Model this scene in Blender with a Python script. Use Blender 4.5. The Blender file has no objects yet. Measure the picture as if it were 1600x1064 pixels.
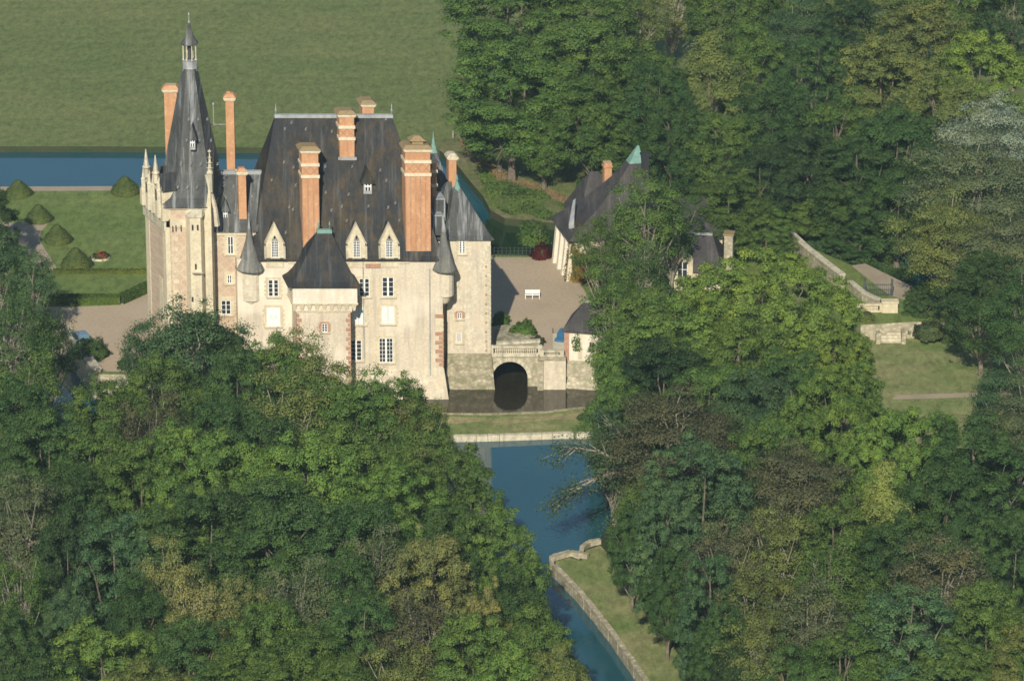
import bpy, bmesh, math, random
import numpy as np
from mathutils import Vector, Matrix, noise
R = math.radians
random.seed(7)
sc = bpy.context.scene
C = sc.collection
# ---------------------------------------------------------------- camera
PITCH, FPX, CY0, CZ0 = R(20.0), 7000.0, 467.6, 177.0
cam = bpy.data.cameras.new('camera'); co = bpy.data.objects.new('camera', cam); C.objects.link(co)
co.location = (0, -CY0, CZ0); co.rotation_euler = (math.pi/2 - PITCH, 0, 0)
cam.sensor_width = 36.0; cam.lens = 36.0*FPX/1600.0; cam.clip_start = 5; cam.clip_end = 6000
sc.camera = co
# ---------------------------------------------------------------- sky, sun, exposure
SUN_EL, SUN_AZ = R(32), R(7)          # the sun stands behind the camera, a little to its left
w = bpy.data.worlds.new('World'); sc.world = w; w.use_nodes = True
nt = w.node_tree; bg = nt.nodes['Background']
sky = nt.nodes.new('ShaderNodeTexSky'); sky.sky_type = 'NISHITA'; sky.sun_disc = False
sky.sun_elevation = SUN_EL; sky.sun_rotation = math.pi + SUN_AZ
sky.air_density = 1.0; sky.dust_density = 0.6; sky.ozone_density = 2.0
nt.links.new(sky.outputs[0], bg.inputs[0]); bg.inputs[1].default_value = 0.075
sl = bpy.data.lights.new('sun', 'SUN'); so = bpy.data.objects.new('sun', sl); C.objects.link(so)
sl.energy = 4.6; sl.angle = R(0.5); sl.color = (1.0, 0.925, 0.79)
sdir = Vector((-math.sin(SUN_AZ)*math.cos(SUN_EL), -math.cos(SUN_AZ)*math.cos(SUN_EL), math.sin(SUN_EL)))
so.rotation_euler = sdir.to_track_quat('Z', 'Y').to_euler()
sc.view_settings.view_transform = 'Standard'; sc.view_settings.look = 'None'
sc.view_settings.exposure = 0.25; sc.view_settings.gamma = 1.0
sc.render.engine = 'CYCLES'
sc.cycles.use_denoising = True
sc.cycles.max_bounces = 6; sc.cycles.diffuse_bounces = 3; sc.cycles.transparent_max_bounces = 8
sc.cycles.volume_bounces = 0; sc.cycles.filter_width = 1.6
# ---------------------------------------------------------------- surveying helpers: photograph pixel -> point of the place
cp, sp = math.cos(PITCH), math.sin(PITCH)
def ray(px, py):
    u, v = (px-800)/FPX, (532-py)/FPX
    return Vector((u, cp+v*sp, -sp+v*cp))
def W(px, py, Y):                       # on the upright plane at depth Y
    d = ray(px, py); t = (Y+CY0)/d.y
    return d.x*t, CZ0+d.z*t
def G(px, py, z=0.0):                   # on the level plane at height z
    d = ray(px, py); t = (z-CZ0)/d.z
    return Vector((d.x*t, -CY0+d.y*t, z))
# ---------------------------------------------------------------- object helpers
def tag(o, label=None, cat=None, group=None, kind=None):
    if label: o['label'] = label
    if cat: o['category'] = cat
    if group: o['group'] = group
    if kind: o['kind'] = kind
    return o
def empty(name, loc, label, cat, group=None):
    o = bpy.data.objects.new(name, None); C.objects.link(o); o.location = loc
    o.empty_display_size = 0.5
    return tag(o, label, cat, group)
def worldloc(o):
    v = Vector(o.location)
    while o.parent: o = o.parent; v += Vector(o.location)
    return v
class MB:
    def __init__(s, k=0.0): s.v = []; s.f = []; s.k = k; s.smooth = False
    def _a(s, vs, fs):
        n = len(s.v)
        s.v += [(x+s.k*y, y, z) for x, y, z in vs]
        s.f += [tuple(i+n for i in f) for f in fs]
        return s
    def box(s, x0, x1, y0, y1, z0, z1):
        if x0 > x1: x0, x1 = x1, x0
        if z0 > z1: z0, z1 = z1, z0
        return s._a([(x0,y0,z0),(x1,y0,z0),(x1,y1,z0),(x0,y1,z0),(x0,y0,z1),(x1,y0,z1),(x1,y1,z1),(x0,y1,z1)],
                    [(3,2,1,0),(4,5,6,7),(0,1,5,4),(1,2,6,5),(2,3,7,6),(3,0,4,7)])
    def rings(s, rings, cap=True):      # list of equal-length point rings, bottom to top
        n = len(rings[0]); vs = [tuple(p) for r in rings for p in r]; fs = []
        for k in range(len(rings)-1):
            for i in range(n):
                j = (i+1) % n; fs.append((k*n+i, k*n+j, (k+1)*n+j, (k+1)*n+i))
        if cap:
            fs.append(tuple(range(n-1, -1, -1))); m = (len(rings)-1)*n; fs.append(tuple(range(m, m+n)))
        return s._a(vs, fs)
    def prism(s, pts, z0, z1):
        return s.rings([[(x, y, z0) for x, y in pts], [(x, y, z1) for x, y in pts]])
    def lathe(s, cx, cy, prof, n=14, a0=0.0):
        return s.rings([[(cx+r*math.cos(a0+2*math.pi*i/n), cy+r*math.sin(a0+2*math.pi*i/n), z) for i in range(n)] for r, z in prof])
    def hip(s, x0, x1, y0, y1, ze, xr0, xr1, yr, zr, th=0.18):
        return s._a([(x0,y0,ze),(x1,y0,ze),(x1,y1,ze),(x0,y1,ze),(xr0,yr,zr),(xr1,yr,zr),
                     (x0,y0,ze-th),(x1,y0,ze-th),(x1,y1,ze-th),(x0,y1,ze-th)],
                    [(0,1,5,4),(1,2,5),(2,3,4,5),(3,0,4),(6,7,1,0),(7,8,2,1),(8,9,3,2),(9,6,0,3),(9,8,7,6)])
    def bell(s, x0, x1, y0, y1, ze, xr0, xr1, yr, zr, f=.12, g=.24, th=.18):
        R0 = [(x0,y0),(x1,y0),(x1,y1),(x0,y1)]; T = [(xr0,yr-.02),(xr1,yr-.02),(xr1,yr+.02),(xr0,yr+.02)]
        def rg(t, z): return [(a[0]*(1-t)+b[0]*t, a[1]*(1-t)+b[1]*t, z) for a, b in zip(R0, T)]
        return s.rings([rg(0,ze-th), rg(0,ze), rg(g*.5,ze+(zr-ze)*f*.36), rg(g,ze+(zr-ze)*f), rg(1,zr)])
    def ext(s, prof, y0, y1):           # profile in x,z extruded along y
        n = len(prof)
        return s._a([(x,y0,z) for x,z in prof]+[(x,y1,z) for x,z in prof],
                    [tuple(range(n)), tuple(range(2*n-1, n-1, -1))]+[((i+1)%n, i, i+n, (i+1)%n+n) for i in range(n)])
    def tube(s, pts, rad, n=6):
        rg = []
        for i, p in enumerate(pts):
            p = Vector(p); q = Vector(pts[min(i+1, len(pts)-1)]); o = Vector(pts[max(i-1, 0)])
            d = (q-o).normalized(); a = d.orthogonal().normalized()
            if abs(d.z) < .95: a = d.cross(Vector((0,0,1))).normalized()
            b = d.cross(a); r = rad[i]
            rg.append([tuple(p+(a*math.cos(2*math.pi*j/n)+b*math.sin(2*math.pi*j/n))*r) for j in range(n)])
        return s.rings(rg)
    def build(s, name, mat, parent=None, smooth=False):
        off = worldloc(parent) if parent else Vector((0,0,0))
        me = bpy.data.meshes.new(name)
        me.from_pydata([(x-off.x, y-off.y, z-off.z) for x, y, z in s.v], [], s.f)
        bm = bmesh.new(); bm.from_mesh(me); bmesh.ops.recalc_face_normals(bm, faces=bm.faces); bm.to_mesh(me); bm.free()
        if smooth:
            me.polygons.foreach_set('use_smooth', [True]*len(me.polygons))
        me.materials.append(mat)
        o = bpy.data.objects.new(name, me); C.objects.link(o)
        if parent: o.parent = parent
        return o
# ---------------------------------------------------------------- materials
class N:
    def __init__(s, name):
        s.m = bpy.data.materials.new(name); s.m.use_nodes = True; s.t = s.m.node_tree; s.n = s.t.nodes
        s.b = s.n['Principled BSDF']; s.b.inputs['Specular IOR Level'].default_value = 0.2
        s.b.inputs['Roughness'].default_value = 0.85
        s.geo = s.n.new('ShaderNodeNewGeometry')
    def l(s, a, b): s.t.links.new(a, b)
    def node(s, k, **p):
        x = s.n.new(k)
        for q, v in p.items(): setattr(x, q, v)
        return x
    def pos(s, scale=(1,1,1), rot=(0,0,0)):
        mp = s.node('ShaderNodeMapping'); mp.inputs['Scale'].default_value = scale; mp.inputs['Rotation'].default_value = rot
        s.l(s.geo.outputs['Position'], mp.inputs[0]); return mp.outputs[0]
    def noise(s, scale, detail=4, rough=.6, vec=None, dist=0):
        x = s.node('ShaderNodeTexNoise'); x.inputs['Scale'].default_value = scale; x.inputs['Detail'].default_value = detail
        x.inputs['Roughness'].default_value = rough; x.inputs['Distortion'].default_value = dist
        s.l(vec if vec is not None else s.pos(), x.inputs['Vector']); return x.outputs['Fac']
    def ramp(s, fac, stops, interp='LINEAR'):
        x = s.node('ShaderNodeValToRGB'); x.color_ramp.interpolation = interp; e = x.color_ramp.elements
        while len(e) < len(stops): e.new(0.5)
        for i, (p, c) in enumerate(stops):
            e[i].position = p; e[i].color = (c, c, c, 1) if isinstance(c, (int, float)) else (*c, 1)
        s.l(fac, x.inputs[0]); return x.outputs[0]
    def mix(s, fac, a, b, mode='MIX'):
        x = s.node('ShaderNodeMix', data_type='RGBA', blend_type=mode)
        for v, i in ((fac, 0), (a, 6), (b, 7)):
            if hasattr(v, 'links'): s.l(v, x.inputs[i])
            elif isinstance(v, tuple): x.inputs[i].default_value = (*v, 1)
            else: x.inputs[i].default_value = v if i == 0 else (v, v, v, 1)
        return x.outputs[2]
    def math(s, op, a, b=0.0):
        x = s.node('ShaderNodeMath', operation=op)
        for v, i in ((a, 0), (b, 1)):
            if hasattr(v, 'links'): s.l(v, x.inputs[i])
            else: x.inputs[i].default_value = v
        return x.outputs[0]
    def bump(s, h, st=.5, dist=.05):
        x = s.node('ShaderNodeBump'); x.inputs['Strength'].default_value = st; x.inputs['Distance'].default_value = dist
        s.l(h, x.inputs['Height']); s.l(x.outputs[0], s.b.inputs['Normal'])
    def out(s, col): s.l(col, s.b.inputs['Base Color']); return s.m
def mottled(name, c0, c1, scale=1.0, rough=.85, streak=None, bump=0, fine=8.0, c2=None):
    n = N(name); a = n.noise(scale, 5, .65); col = n.mix(n.ramp(a, [(.35, 0.0), (.65, 1.0)]), c0, c1)
    f = n.noise(fine, 3, .7); col = n.mix(.35, col, n.ramp(f, [(.3, .25), (.7, 1.0)]), 'MULTIPLY') if fine else col
    if streak is not None:
        st = n.noise(1.0, 4, .6, n.pos((1.6, 1.6, .16))); col = n.mix(n.ramp(st, [(.48, 0.0), (.66, .8)]), col, streak)
    if c2 is not None:
        q = n.noise(scale*.37, 3, .6, n.pos((1,1,1),(1,2,3))); col = n.mix(n.ramp(q, [(.52, 0.0), (.68, .8)]), col, c2)
    n.b.inputs['Roughness'].default_value = rough
    if bump: n.bump(f, bump, .06)
    return n.out(col)
M = {}
M['plaster'] = mottled('plaster', (.71,.62,.47), (.63,.545,.41), .35, streak=(.44,.39,.31), fine=4, c2=(.79,.71,.57), bump=.25)
M['white_plaster'] = mottled('white_plaster', (.82,.76,.63), (.72,.65,.51), .8, streak=(.60,.52,.38), fine=5)
M['rough_plaster'] = mottled('rough_plaster', (.74,.66,.50), (.56,.50,.38), 1.6, streak=(.45,.39,.30), fine=3.5, c2=(.58,.49,.36), bump=.5)
M['stone'] = mottled('stone', (.74,.645,.45), (.60,.525,.37), .9, streak=(.48,.42,.30), fine=4, bump=.3)
M['pale_stone'] = mottled('pale_stone', (.70,.63,.47), (.50,.46,.34), 1.4, streak=(.27,.26,.20), fine=4, bump=.4)
M['red_stone'] = mottled('red_stone', (.42,.22,.15), (.50,.33,.22), 1.5, fine=5)
M['band_stone'] = mottled('band_stone', (.76,.67,.49), (.62,.54,.38), 2, fine=5)
M['lead'] = mottled('lead', (.24,.255,.26), (.36,.375,.37), 1.2, rough=.5, fine=0)
M['copper'] = mottled('copper', (.13,.25,.215), (.20,.33,.28), 2, fine=0)
M['white'] = mottled('white', (.78,.78,.74), (.72,.72,.68), 3, rough=.5, fine=0)
M['shutter'] = mottled('shutter', (.72,.75,.70), (.62,.66,.62), 2, rough=.6, fine=0)
M['gravel'] = mottled('gravel', (.50,.395,.275), (.42,.335,.235), .12, fine=3, c2=(.47,.38,.27))
M['path'] = mottled('path', (.42,.35,.25), (.35,.29,.205), .3, fine=4)
M['bark'] = mottled('bark', (.24,.20,.145), (.13,.11,.085), 2, fine=6)
M['pale_bark'] = mottled('pale_bark', (.34,.31,.24), (.20,.18,.135), 1.6, fine=6)
M['dark_iron'] = mottled('dark_iron', (.05,.06,.06), (.08,.09,.09), 2, fine=0)
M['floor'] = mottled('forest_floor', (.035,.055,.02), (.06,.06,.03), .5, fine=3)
M['tile_cap'] = mottled('tile_cap', (.33,.23,.11), (.25,.20,.12), 2.5, fine=6)
def brickmat(name, c0, c1, mortar, sc_=1.0, panels=False):
    n = N(name); m = n.node('ShaderNodeTexBrick')
    m.inputs['Scale'].default_value = sc_; m.inputs['Color1'].default_value = (*c0,1); m.inputs['Color2'].default_value = (*c1,1)
    m.inputs['Mortar'].default_value = (*mortar,1); m.inputs['Mortar Size'].default_value = .014; m.inputs['Brick Width'].default_value = .26; m.inputs['Row Height'].default_value = .09
    n.l(n.pos((1,1,1),(R(90),0,0)), m.inputs['Vector'])
    st = n.noise(.9, 5, .7, n.pos((1.4,1.4,.5))); col = n.mix(n.ramp(st, [(.42,0.0),(.70,.7)]), m.outputs[0], tuple(c*.62 for c in c0)); lc = n.noise(2.2, 4, .7); col = n.mix(n.ramp(lc, [(.56,0.0),(.70,.5)]), col, (.62,.50,.33))
    return n.out(col)
M['brick'] = brickmat('chimney_brick', (.56,.265,.12), (.48,.215,.10), (.48,.35,.22))
def diaper():
    n = N('diaper_brick'); sx = n.node('ShaderNodeSeparateXYZ'); n.l(n.pos(), sx.inputs[0])
    a = n.math('ADD', sx.outputs[0], n.math('MULTIPLY', sx.outputs[1], .6)); z = sx.outputs[2]
    out = None
    for op in ('ADD', 'SUBTRACT'):
        q = n.math('FRACT', n.math('MULTIPLY', n.math(op, a, z), .85)); q = n.math('LESS_THAN', q, .26)
        out = q if out is None else n.math('MAXIMUM', out, q)
    b = n.mix(n.math('MULTIPLY', out, .5), (.545,.42,.30), (.63,.53,.39))
    st = n.noise(.6, 4, .6); b = n.mix(n.ramp(st, [(.5,0.0),(.72,.7)]), b, (.46,.31,.22))
    f = n.noise(7, 3, .7); b = n.mix(.3, b, n.ramp(f, [(.3,.3),(.7,1.0)]), 'MULTIPLY')
    return n.out(b)
M['diaper'] = diaper()
def slate(name, c0, c1, lichen, bleach, lam=.55, bam=.6):
    n = N(name); a = n.noise(.5, 5, .7, n.pos((1.2,.5,.5))); col = n.mix(n.ramp(a, [(.35,0.0),(.65,1.0)]), c0, c1)
    br = n.node('ShaderNodeTexBrick'); br.inputs['Scale'].default_value = 1; br.inputs['Brick Width'].default_value = .34; br.inputs['Row Height'].default_value = .2
    br.inputs['Color1'].default_value = (.75,.75,.75,1); br.inputs['Color2'].default_value = (1.15,1.15,1.15,1); br.inputs['Mortar'].default_value = (.5,.5,.5,1); br.inputs['Mortar Size'].default_value = .015
    n.l(n.pos((1,1,1),(R(90),0,0)), br.inputs['Vector']); col = n.mix(.55, col, br.outputs[0], 'MULTIPLY')
    s = n.noise(1.0, 5, .72, n.pos((1.5,.10,.10))); col = n.mix(n.ramp(s, [(.52,0.0),(.70,bam)]), col, bleach)
    l = n.noise(.55, 6, .75, n.pos((1.1,.55,.55))); l2 = n.noise(5, 3, .8)
    lf = n.math('MULTIPLY', n.ramp(l, [(.47,0.0),(.60,lam)]), n.ramp(l2, [(.38,.3),(.58,1.0)])); col = n.mix(lf, col, lichen)
    n.b.inputs['Roughness'].default_value = .7; n.b.inputs['Specular IOR Level'].default_value = .2
    return n.out(col)
M['slate'] = slate('dark_slate', (.018,.020,.023), (.033,.035,.037), (.12,.075,.020), (.14,.145,.145), .45, .55)
M['slate_grey'] = slate('grey_slate', (.050,.053,.054), (.095,.098,.095), (.15,.13,.08), (.34,.36,.36), .15, .85)
M['slate_cone'] = slate('pale_slate', (.10,.10,.095), (.17,.17,.155), (.20,.18,.11), (.36,.36,.33), .4, .8)
M['slate_brown'] = slate('brown_slate', (.042,.039,.040), (.062,.057,.057), (.16,.13,.09), (.20,.19,.18), .2, .3)
def rubble(name, c0, c1, moss):
    n = N(name); v = n.node('ShaderNodeTexVoronoi'); v.inputs['Scale'].default_value = 1.9; n.l(n.pos((1,1,1.5)), v.inputs['Vector'])
    sh = n.node('ShaderNodeSeparateColor'); n.l(v.outputs['Color'], sh.inputs[0])
    col = n.mix(sh.outputs[0], c0, c1); e = n.ramp(v.outputs['Distance'], [(.0,1.0),(.55,.45)]); col = n.mix(.7, col, e, 'MULTIPLY')
    m = n.noise(.7, 4, .65); col = n.mix(n.ramp(m, [(.52,0.0),(.66,.75)]), col, moss); return n.out(col)
M['rubble'] = rubble('rubble_stone', (.56,.50,.35), (.33,.30,.20), (.15,.16,.075))
M['rubble_pale'] = rubble('pale_rubble', (.64,.57,.42), (.42,.38,.27), (.21,.22,.11))
def glass(name='glass', c=(.03,.035,.04)):
    n = N(name); n.b.inputs['Roughness'].default_value = .12; n.b.inputs['Specular IOR Level'].default_value = .6
    n.b.inputs['Base Color'].default_value = (*c,1); return n.m
M['glass'] = glass(); M['void'] = glass('dark_opening', (.02,.02,.022)); M['void'].node_tree.nodes['Principled BSDF'].inputs['Roughness'].default_value = .9
def water(c0=None):
    n = N('water'); b = n.b; b.inputs['Roughness'].default_value = .06; b.inputs['IOR'].default_value = 1.62; b.inputs['Specular IOR Level'].default_value = .5
    a = n.noise(.05, 3, .6); n.l(n.mix(n.ramp(a, [(.4,0.0),(.6,1.0)]), (.012,.068,.092), (.017,.078,.102)), b.inputs['Base Color'])
    if c0: n.l(n.mix(n.ramp(a, [(.4,0.0),(.6,1.0)]), c0, tuple(c*1.3 for c in c0)), b.inputs['Base Color'])
    n.bump(n.noise(1.1, 3, .6, n.pos((.7,1.6,1))), .10, .06); return n.m
M['water'] = water()
def grass(name, c0, c1, c2, big=.03):
    n = N(name); a = n.noise(big, 5, .65, n.pos((.6,1.4,1))); col = n.mix(n.ramp(a, [(.35,0.0),(.65,1.0)]), c0, c1)
    s = n.noise(.16, 6, .78, n.pos((.45,1.5,1),(0,0,.12))); col = n.mix(n.ramp(s, [(.45,0.0),(.7,.8)]), col, c2)
    f = n.noise(1.1, 5, .85, n.pos((1,.45,1),(0,0,-.3))); col = n.mix(.75, col, n.ramp(f, [(.33,.45),(.67,1.35)]), 'MULTIPLY')
    n.bump(f, .6, .25); return n.out(col)
M['meadow'] = grass('meadow_grass', (.132,.172,.054), (.182,.200,.072), (.102,.152,.042), .018)
M['lawn'] = grass('lawn_grass', (.130,.190,.045), (.168,.208,.062), (.108,.168,.038), .07)
M['dry_lawn'] = grass('dry_grass', (.14,.20,.055), (.29,.27,.13), (.18,.215,.075), .13)
M['bank'] = grass('bank_grass', (.12,.15,.045), (.22,.19,.10), (.07,.10,.03), .09)
def leafmat(name, var=.35, trans=.24):
    n = N(name); oi = n.node('ShaderNodeObjectInfo')
    rnd = n.geo.outputs['Random Per Island']
    hue = n.ramp(rnd, [(0.0,(.76,.80,.80)),(.5,(1.0,1.0,1.0)),(1.0,(1.32,1.22,1.05))])
    col = n.mix(1.0, oi.outputs['Color'], hue, 'MULTIPLY')
    tc = n.node('ShaderNodeTexCoord'); q = n.noise(.32, 3, .6, tc.outputs['Object']); col = n.mix(.8, col, n.ramp(q, [(.32,(.66,.74,.82)),(.50,(1,1,1)),(.68,(1.42,1.26,1.0))]), 'MULTIPLY')
    n.l(col, n.b.inputs['Base Color']); n.b.inputs['Roughness'].default_value = .6; n.b.inputs['Specular IOR Level'].default_value = .12
    tr = n.node('ShaderNodeBsdfTranslucent'); n.l(n.mix(1.0, col, (1.0,1.06,.75), 'MULTIPLY'), tr.inputs[0])
    mx = n.node('ShaderNodeMixShader'); mx.inputs[0].default_value = trans; n.l(n.b.outputs[0], mx.inputs[1]); n.l(tr.outputs[0], mx.inputs[2])
    n.l(mx.outputs[0], n.n['Material Output'].inputs[0]); return n.m
M['leaf'] = leafmat('foliage')
def carpaint(c): 
    n = N('car_paint'); n.b.inputs['Base Color'].default_value = (*c,1); n.b.inputs['Roughness'].default_value = .25; n.b.inputs['Coat Weight'].default_value = .6; return n.m

# ================================================================ THE AIR
def haze():
    m = bpy.data.materials.new('haze'); m.use_nodes = True; t = m.node_tree; t.nodes.remove(t.nodes['Principled BSDF'])
    v = t.nodes.new('ShaderNodeVolumePrincipled'); v.inputs['Color'].default_value = (.60,.88,1.0,1); v.inputs['Density'].default_value = .00008; v.inputs['Anisotropy'].default_value = 0.0
    t.links.new(v.outputs[0], t.nodes['Material Output'].inputs['Volume'])
    o = MB().box(-1000, 1000, -560, 1000, -3.5, 190).build('haze', m); o['kind'] = 'stuff'
haze()
# ================================================================ THE SETTING
def slab(name, pts, z, mat, zb=-2.0, kind='structure', side='bank'):
    mb = MB(); p = [(q.x, q.y) for q in pts]; mb.prism(p, zb, z)
    off = MB(); o = mb.build(name, mat)
    bm = bmesh.new(); bm.from_mesh(o.data); bmesh.ops.triangulate(bm, faces=bm.faces); bm.to_mesh(o.data); bm.free()
    o.data.materials.append(M[side])
    for f in o.data.polygons: f.material_index = 0 if f.normal.z > .5 else 1
    if kind: o['kind'] = kind
    return o
def pts(l, z): return [G(a, b, z) for a, b in l]
wm = MB(); wm._a([(-900,-400,0),(900,-400,0),(900,900,0),(-900,900,0)], [(0,1,2,3)]); wm.build('canal_water', M['water'])['kind'] = 'structure'
bd = MB(); bd._a([(-900,-400,-2.2),(900,-400,-2.2),(900,900,-2.2),(-900,900,-2.2)], [(0,1,2,3)]); bd.build('canal_bed', M['floor'])['kind'] = 'structure'
far = [Vector((800,900,0)), Vector((-800,900,0))]
MZ = 0.8
slab('meadow', pts([(-1500,229),(-300,229),(150,229),(420,231),(560,233),(640,228),(687,232),(715,252),(738,281),(757,303),(768,325),(790,338),(870,346),(960,352),(1100,352),(1190,352),(1500,352),(3300,352)], MZ)+far, MZ, M['meadow'], side='floor')
# island of the garden, castle and courtyard
IZ = 3.0
isl = [(-1200,293),(226,292),(560,300),(640,318),(700,350),(762,398),(872,400),(960,392),(1180,350),(1320,410),(1420,455),(1560,470),(2000,470),(2000,503),(1425,503),(1345,508),(1300,560),(1180,600),(990,600),(965,560),(925,545),(885,540),(858,535),(856,522),(764,520),(700,535),(560,560),(300,560),(232,585),(150,585),(118,545),(96,522),(-60,515),(-400,515)]
slab('garden_island', pts(isl, IZ), IZ, M['lawn'], side='rubble_pale')
def sheet(name, l, z, mat, dz=.004): 
    mb = MB(); v = pts(l, z); mb._a([(p.x,p.y,z+dz) for p in v], [tuple(range(len(v)))])
    o = mb.build(name, mat); bm = bmesh.new(); bm.from_mesh(o.data); bmesh.ops.triangulate(bm, faces=bm.faces)
    for f in bm.faces:
        if f.normal.z < 0: f.normal_flip()
    bm.to_mesh(o.data); bm.free(); o['kind'] = 'structure'; return o
sheet('gravel_court', [(763,402),(880,402),(905,440),(940,500),(930,543),(885,538),(860,533),(858,524),(768,521),(700,530),(640,500),(640,402)], IZ, M['gravel'])
sheet('gravel_drive', [(60,480),(130,479),(175,477),(226,459),(330,440),(420,480),(420,555),(300,556),(232,582),(152,580),(120,544),(98,520),(20,512)], IZ, M['gravel'])
sheet('canal_walk', [(-300,292),(20,292),(226,291),(430,291),(430,298),(226,298),(20,299),(-300,299)], IZ, M['path'], .008)
sheet('garden_path', [(-120,348),(77,348),(64,362),(62,376),(90,421),(60,424),(30,380),(22,368),(-120,366)], IZ, M['path'])
# gravelled right hand garden
sheet('terrace_walk', [(1330,415),(1352,412),(1440,455),(1420,470),(1390,462)], IZ, M['path'])
RZ = 1.0
slab('right_lawn', pts([(1290,525),(2100,525),(2100,760),(1300,760),(1200,640)], RZ), RZ, M['dry_lawn'])
sheet('lawn_path', [(1400,617),(1440,616),(1530,613),(1700,606),(1700,613),(1530,620),(1440,623),(1395,624)], RZ, M['path'], .01)
# dike in front of the castle
DZ = .55
slab('grass_dike', pts([(-400,668),(60,668),(560,652),(690,645),(760,647),(850,644),(918,636),(935,650),(945,672),(960,676),(820,677),(690,681),(560,684),(60,700),(-400,700)], DZ), DZ, M['dry_lawn'])
M['straw'] = grass('straw', (.36,.30,.16), (.27,.25,.12), (.20,.22,.08), .5)
sheet('dry_grass_strip', [(690,655),(705,651),(740,652),(770,654),(800,651),(850,650),(905,645),(925,650),(915,656),(870,655),(830,659),(790,661),(750,658),(715,662),(690,661)], DZ, M['straw'])
# left wood and right wood
LZ = .8
slab('left_wood_floor', pts([(-700,705),(60,705),(560,690),(640,690),(700,770),(770,880),(850,1010),(930,1130),(960,1250),(-700,1250)], LZ), LZ, M['floor'])
slab('far_left_bank', pts([(-900,470),(-200,470),(-20,500),(30,560),(70,610),(30,660),(-900,665)], LZ), LZ, M['floor'])
PZ = 1.0
slab('right_wood_floor', pts([(925,668),(960,672),(1200,632),(1310,632),(1320,700),(2200,700),(2200,1400),(1220,1400),(1075,1170),(1010,1064),(955,985),(905,922),(868,886),(865,874),(890,868),(905,874),(912,858),(935,850),(960,800),(940,720)], PZ), PZ, M['floor'])
sheet('canal_bank_grass', [(869,886),(868,877),(890,871),(908,876),(915,860),(938,852),(985,905),(1010,940),(1100,1090),(1190,1260),(1120,1260),(1072,1160),(1011,1062),(957,984),(907,921)], PZ, M['dry_lawn'], .01)
slab('meadow_bank_strip', pts([(640,231),(687,235),(713,256),(736,285),(755,307),(766,328),(788,341),(870,349),(1000,354),(1000,335),(880,318),(830,290),(780,262),(745,232),(715,215),(640,224)], MZ+.12), MZ+.12, M['bank'], side='floor')
def wsheet(name, l, c0, z=.006):
    m = water(c0); mb = MB(); v = pts(l, z); mb._a([(p.x,p.y,z) for p in v],[tuple(range(len(v)))]); o = mb.build(name, m)
    bm = bmesh.new(); bm.from_mesh(o.data); bmesh.ops.triangulate(bm, faces=bm.faces)
    for f in bm.faces:
        if f.normal.z < 0: f.normal_flip()
    bm.to_mesh(o.data); bm.free(); o['kind'] = 'structure'
wsheet('moat_water', [(690,560),(960,560),(960,660),(640,665),(600,640)], (.022,.019,.012))
wsheet('weedy_reflection_water', [(758,345),(775,338),(880,340),(900,420),(762,420)], (.012,.030,.012))  # algae green and the trees' dark reflection both put into the base colour
# ================================================================ THE CASTLE
K = -.22
castle = empty('castle', (W(540,600,6)[0], 6, 0), 'large pale castle with steep slate roofs and tall orange brick chimneys', 'castle')
def WX(px, py, Y):            # x to hand to a sheared builder
    x, z = W(px, py, Y); return x-K*Y, z
def cbox(name, mat, px0, px1, y_top, y_bot, Y, depth, parent=castle, label=None, zb=None):
    x0, zt = WX(px0, y_top, Y); x1, _ = WX(px1, y_top, Y)
    z0 = WX(px0, y_bot, Y)[1] if zb is None else zb
    o = MB(K).box(x0, x1, Y, Y+depth, z0, zt).build(name, mat, parent)
    if label: o['label'] = label
    return o
# --- main block
EZ = W(540,405,0)[1]
xl, xr = WX(372,500,0)[0], WX(692,500,0)[0]
MB(K).box(xl, xr, 0, 12, -1, EZ).build('wall', M['plaster'], castle)
pb = MB(K); a = WX(640,590,0)[0]; b0 = WX(693,590,0)[0]; b1 = WX(700,622,0)[0]; zt = WX(690,575,0)[1]
pb.rings([[(WX(560,622,0)[0],-.55,-.6),(b1+.05,-.55,-.6),(b1+.05,3,-.6),(WX(560,622,0)[0],3,-.6)],[(WX(560,622,0)[0],-.02,zt),(b0+.05,-.02,zt),(b0+.05,3,zt),(WX(560,622,0)[0],3,zt)]]).build('battered_base', M['rough_plaster'], castle)
rx0, rz = WX(430,181,6); rx1 = WX(612,181,6)[0]
MB(K).bell(WX(391,405,0)[0]-.25, WX(693,405,0)[0]+.25, -.3, 12.3, EZ, rx0, rx1, 6, rz, .06, .11).build('main_roof', M['slate'], castle)
MB(K).box(rx0-.1, rx1+.1, 5.75, 6.25, rz-.22, rz+.16).build('ridge_lead', M['lead'], castle)
# eaves band and small brick strip between the dormers
cbox('cornice', M['stone'], 450, 640, 407, 412, -.14, .14)
cbox('brick_strip', M['red_stone'], 572, 594, 412, 419, -.16, .16)
for px in (431, 612):         # finials
    x, z = WX(px, 181, 6); MB(K).lathe(x, 6, [(.12,z),(.07,z+.5),(.16,z+.6),(.05,z+.8),(.02,z+1.4)], 8).build('finial', M['lead'], castle, True)
# rear walls that close the mass
def rwall(px0, px1, ytop, Y, depth, mat='plaster', name='wall'): return cbox(name, M[mat], px0, px1, ytop, 0, Y, depth, zb=2)
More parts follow.
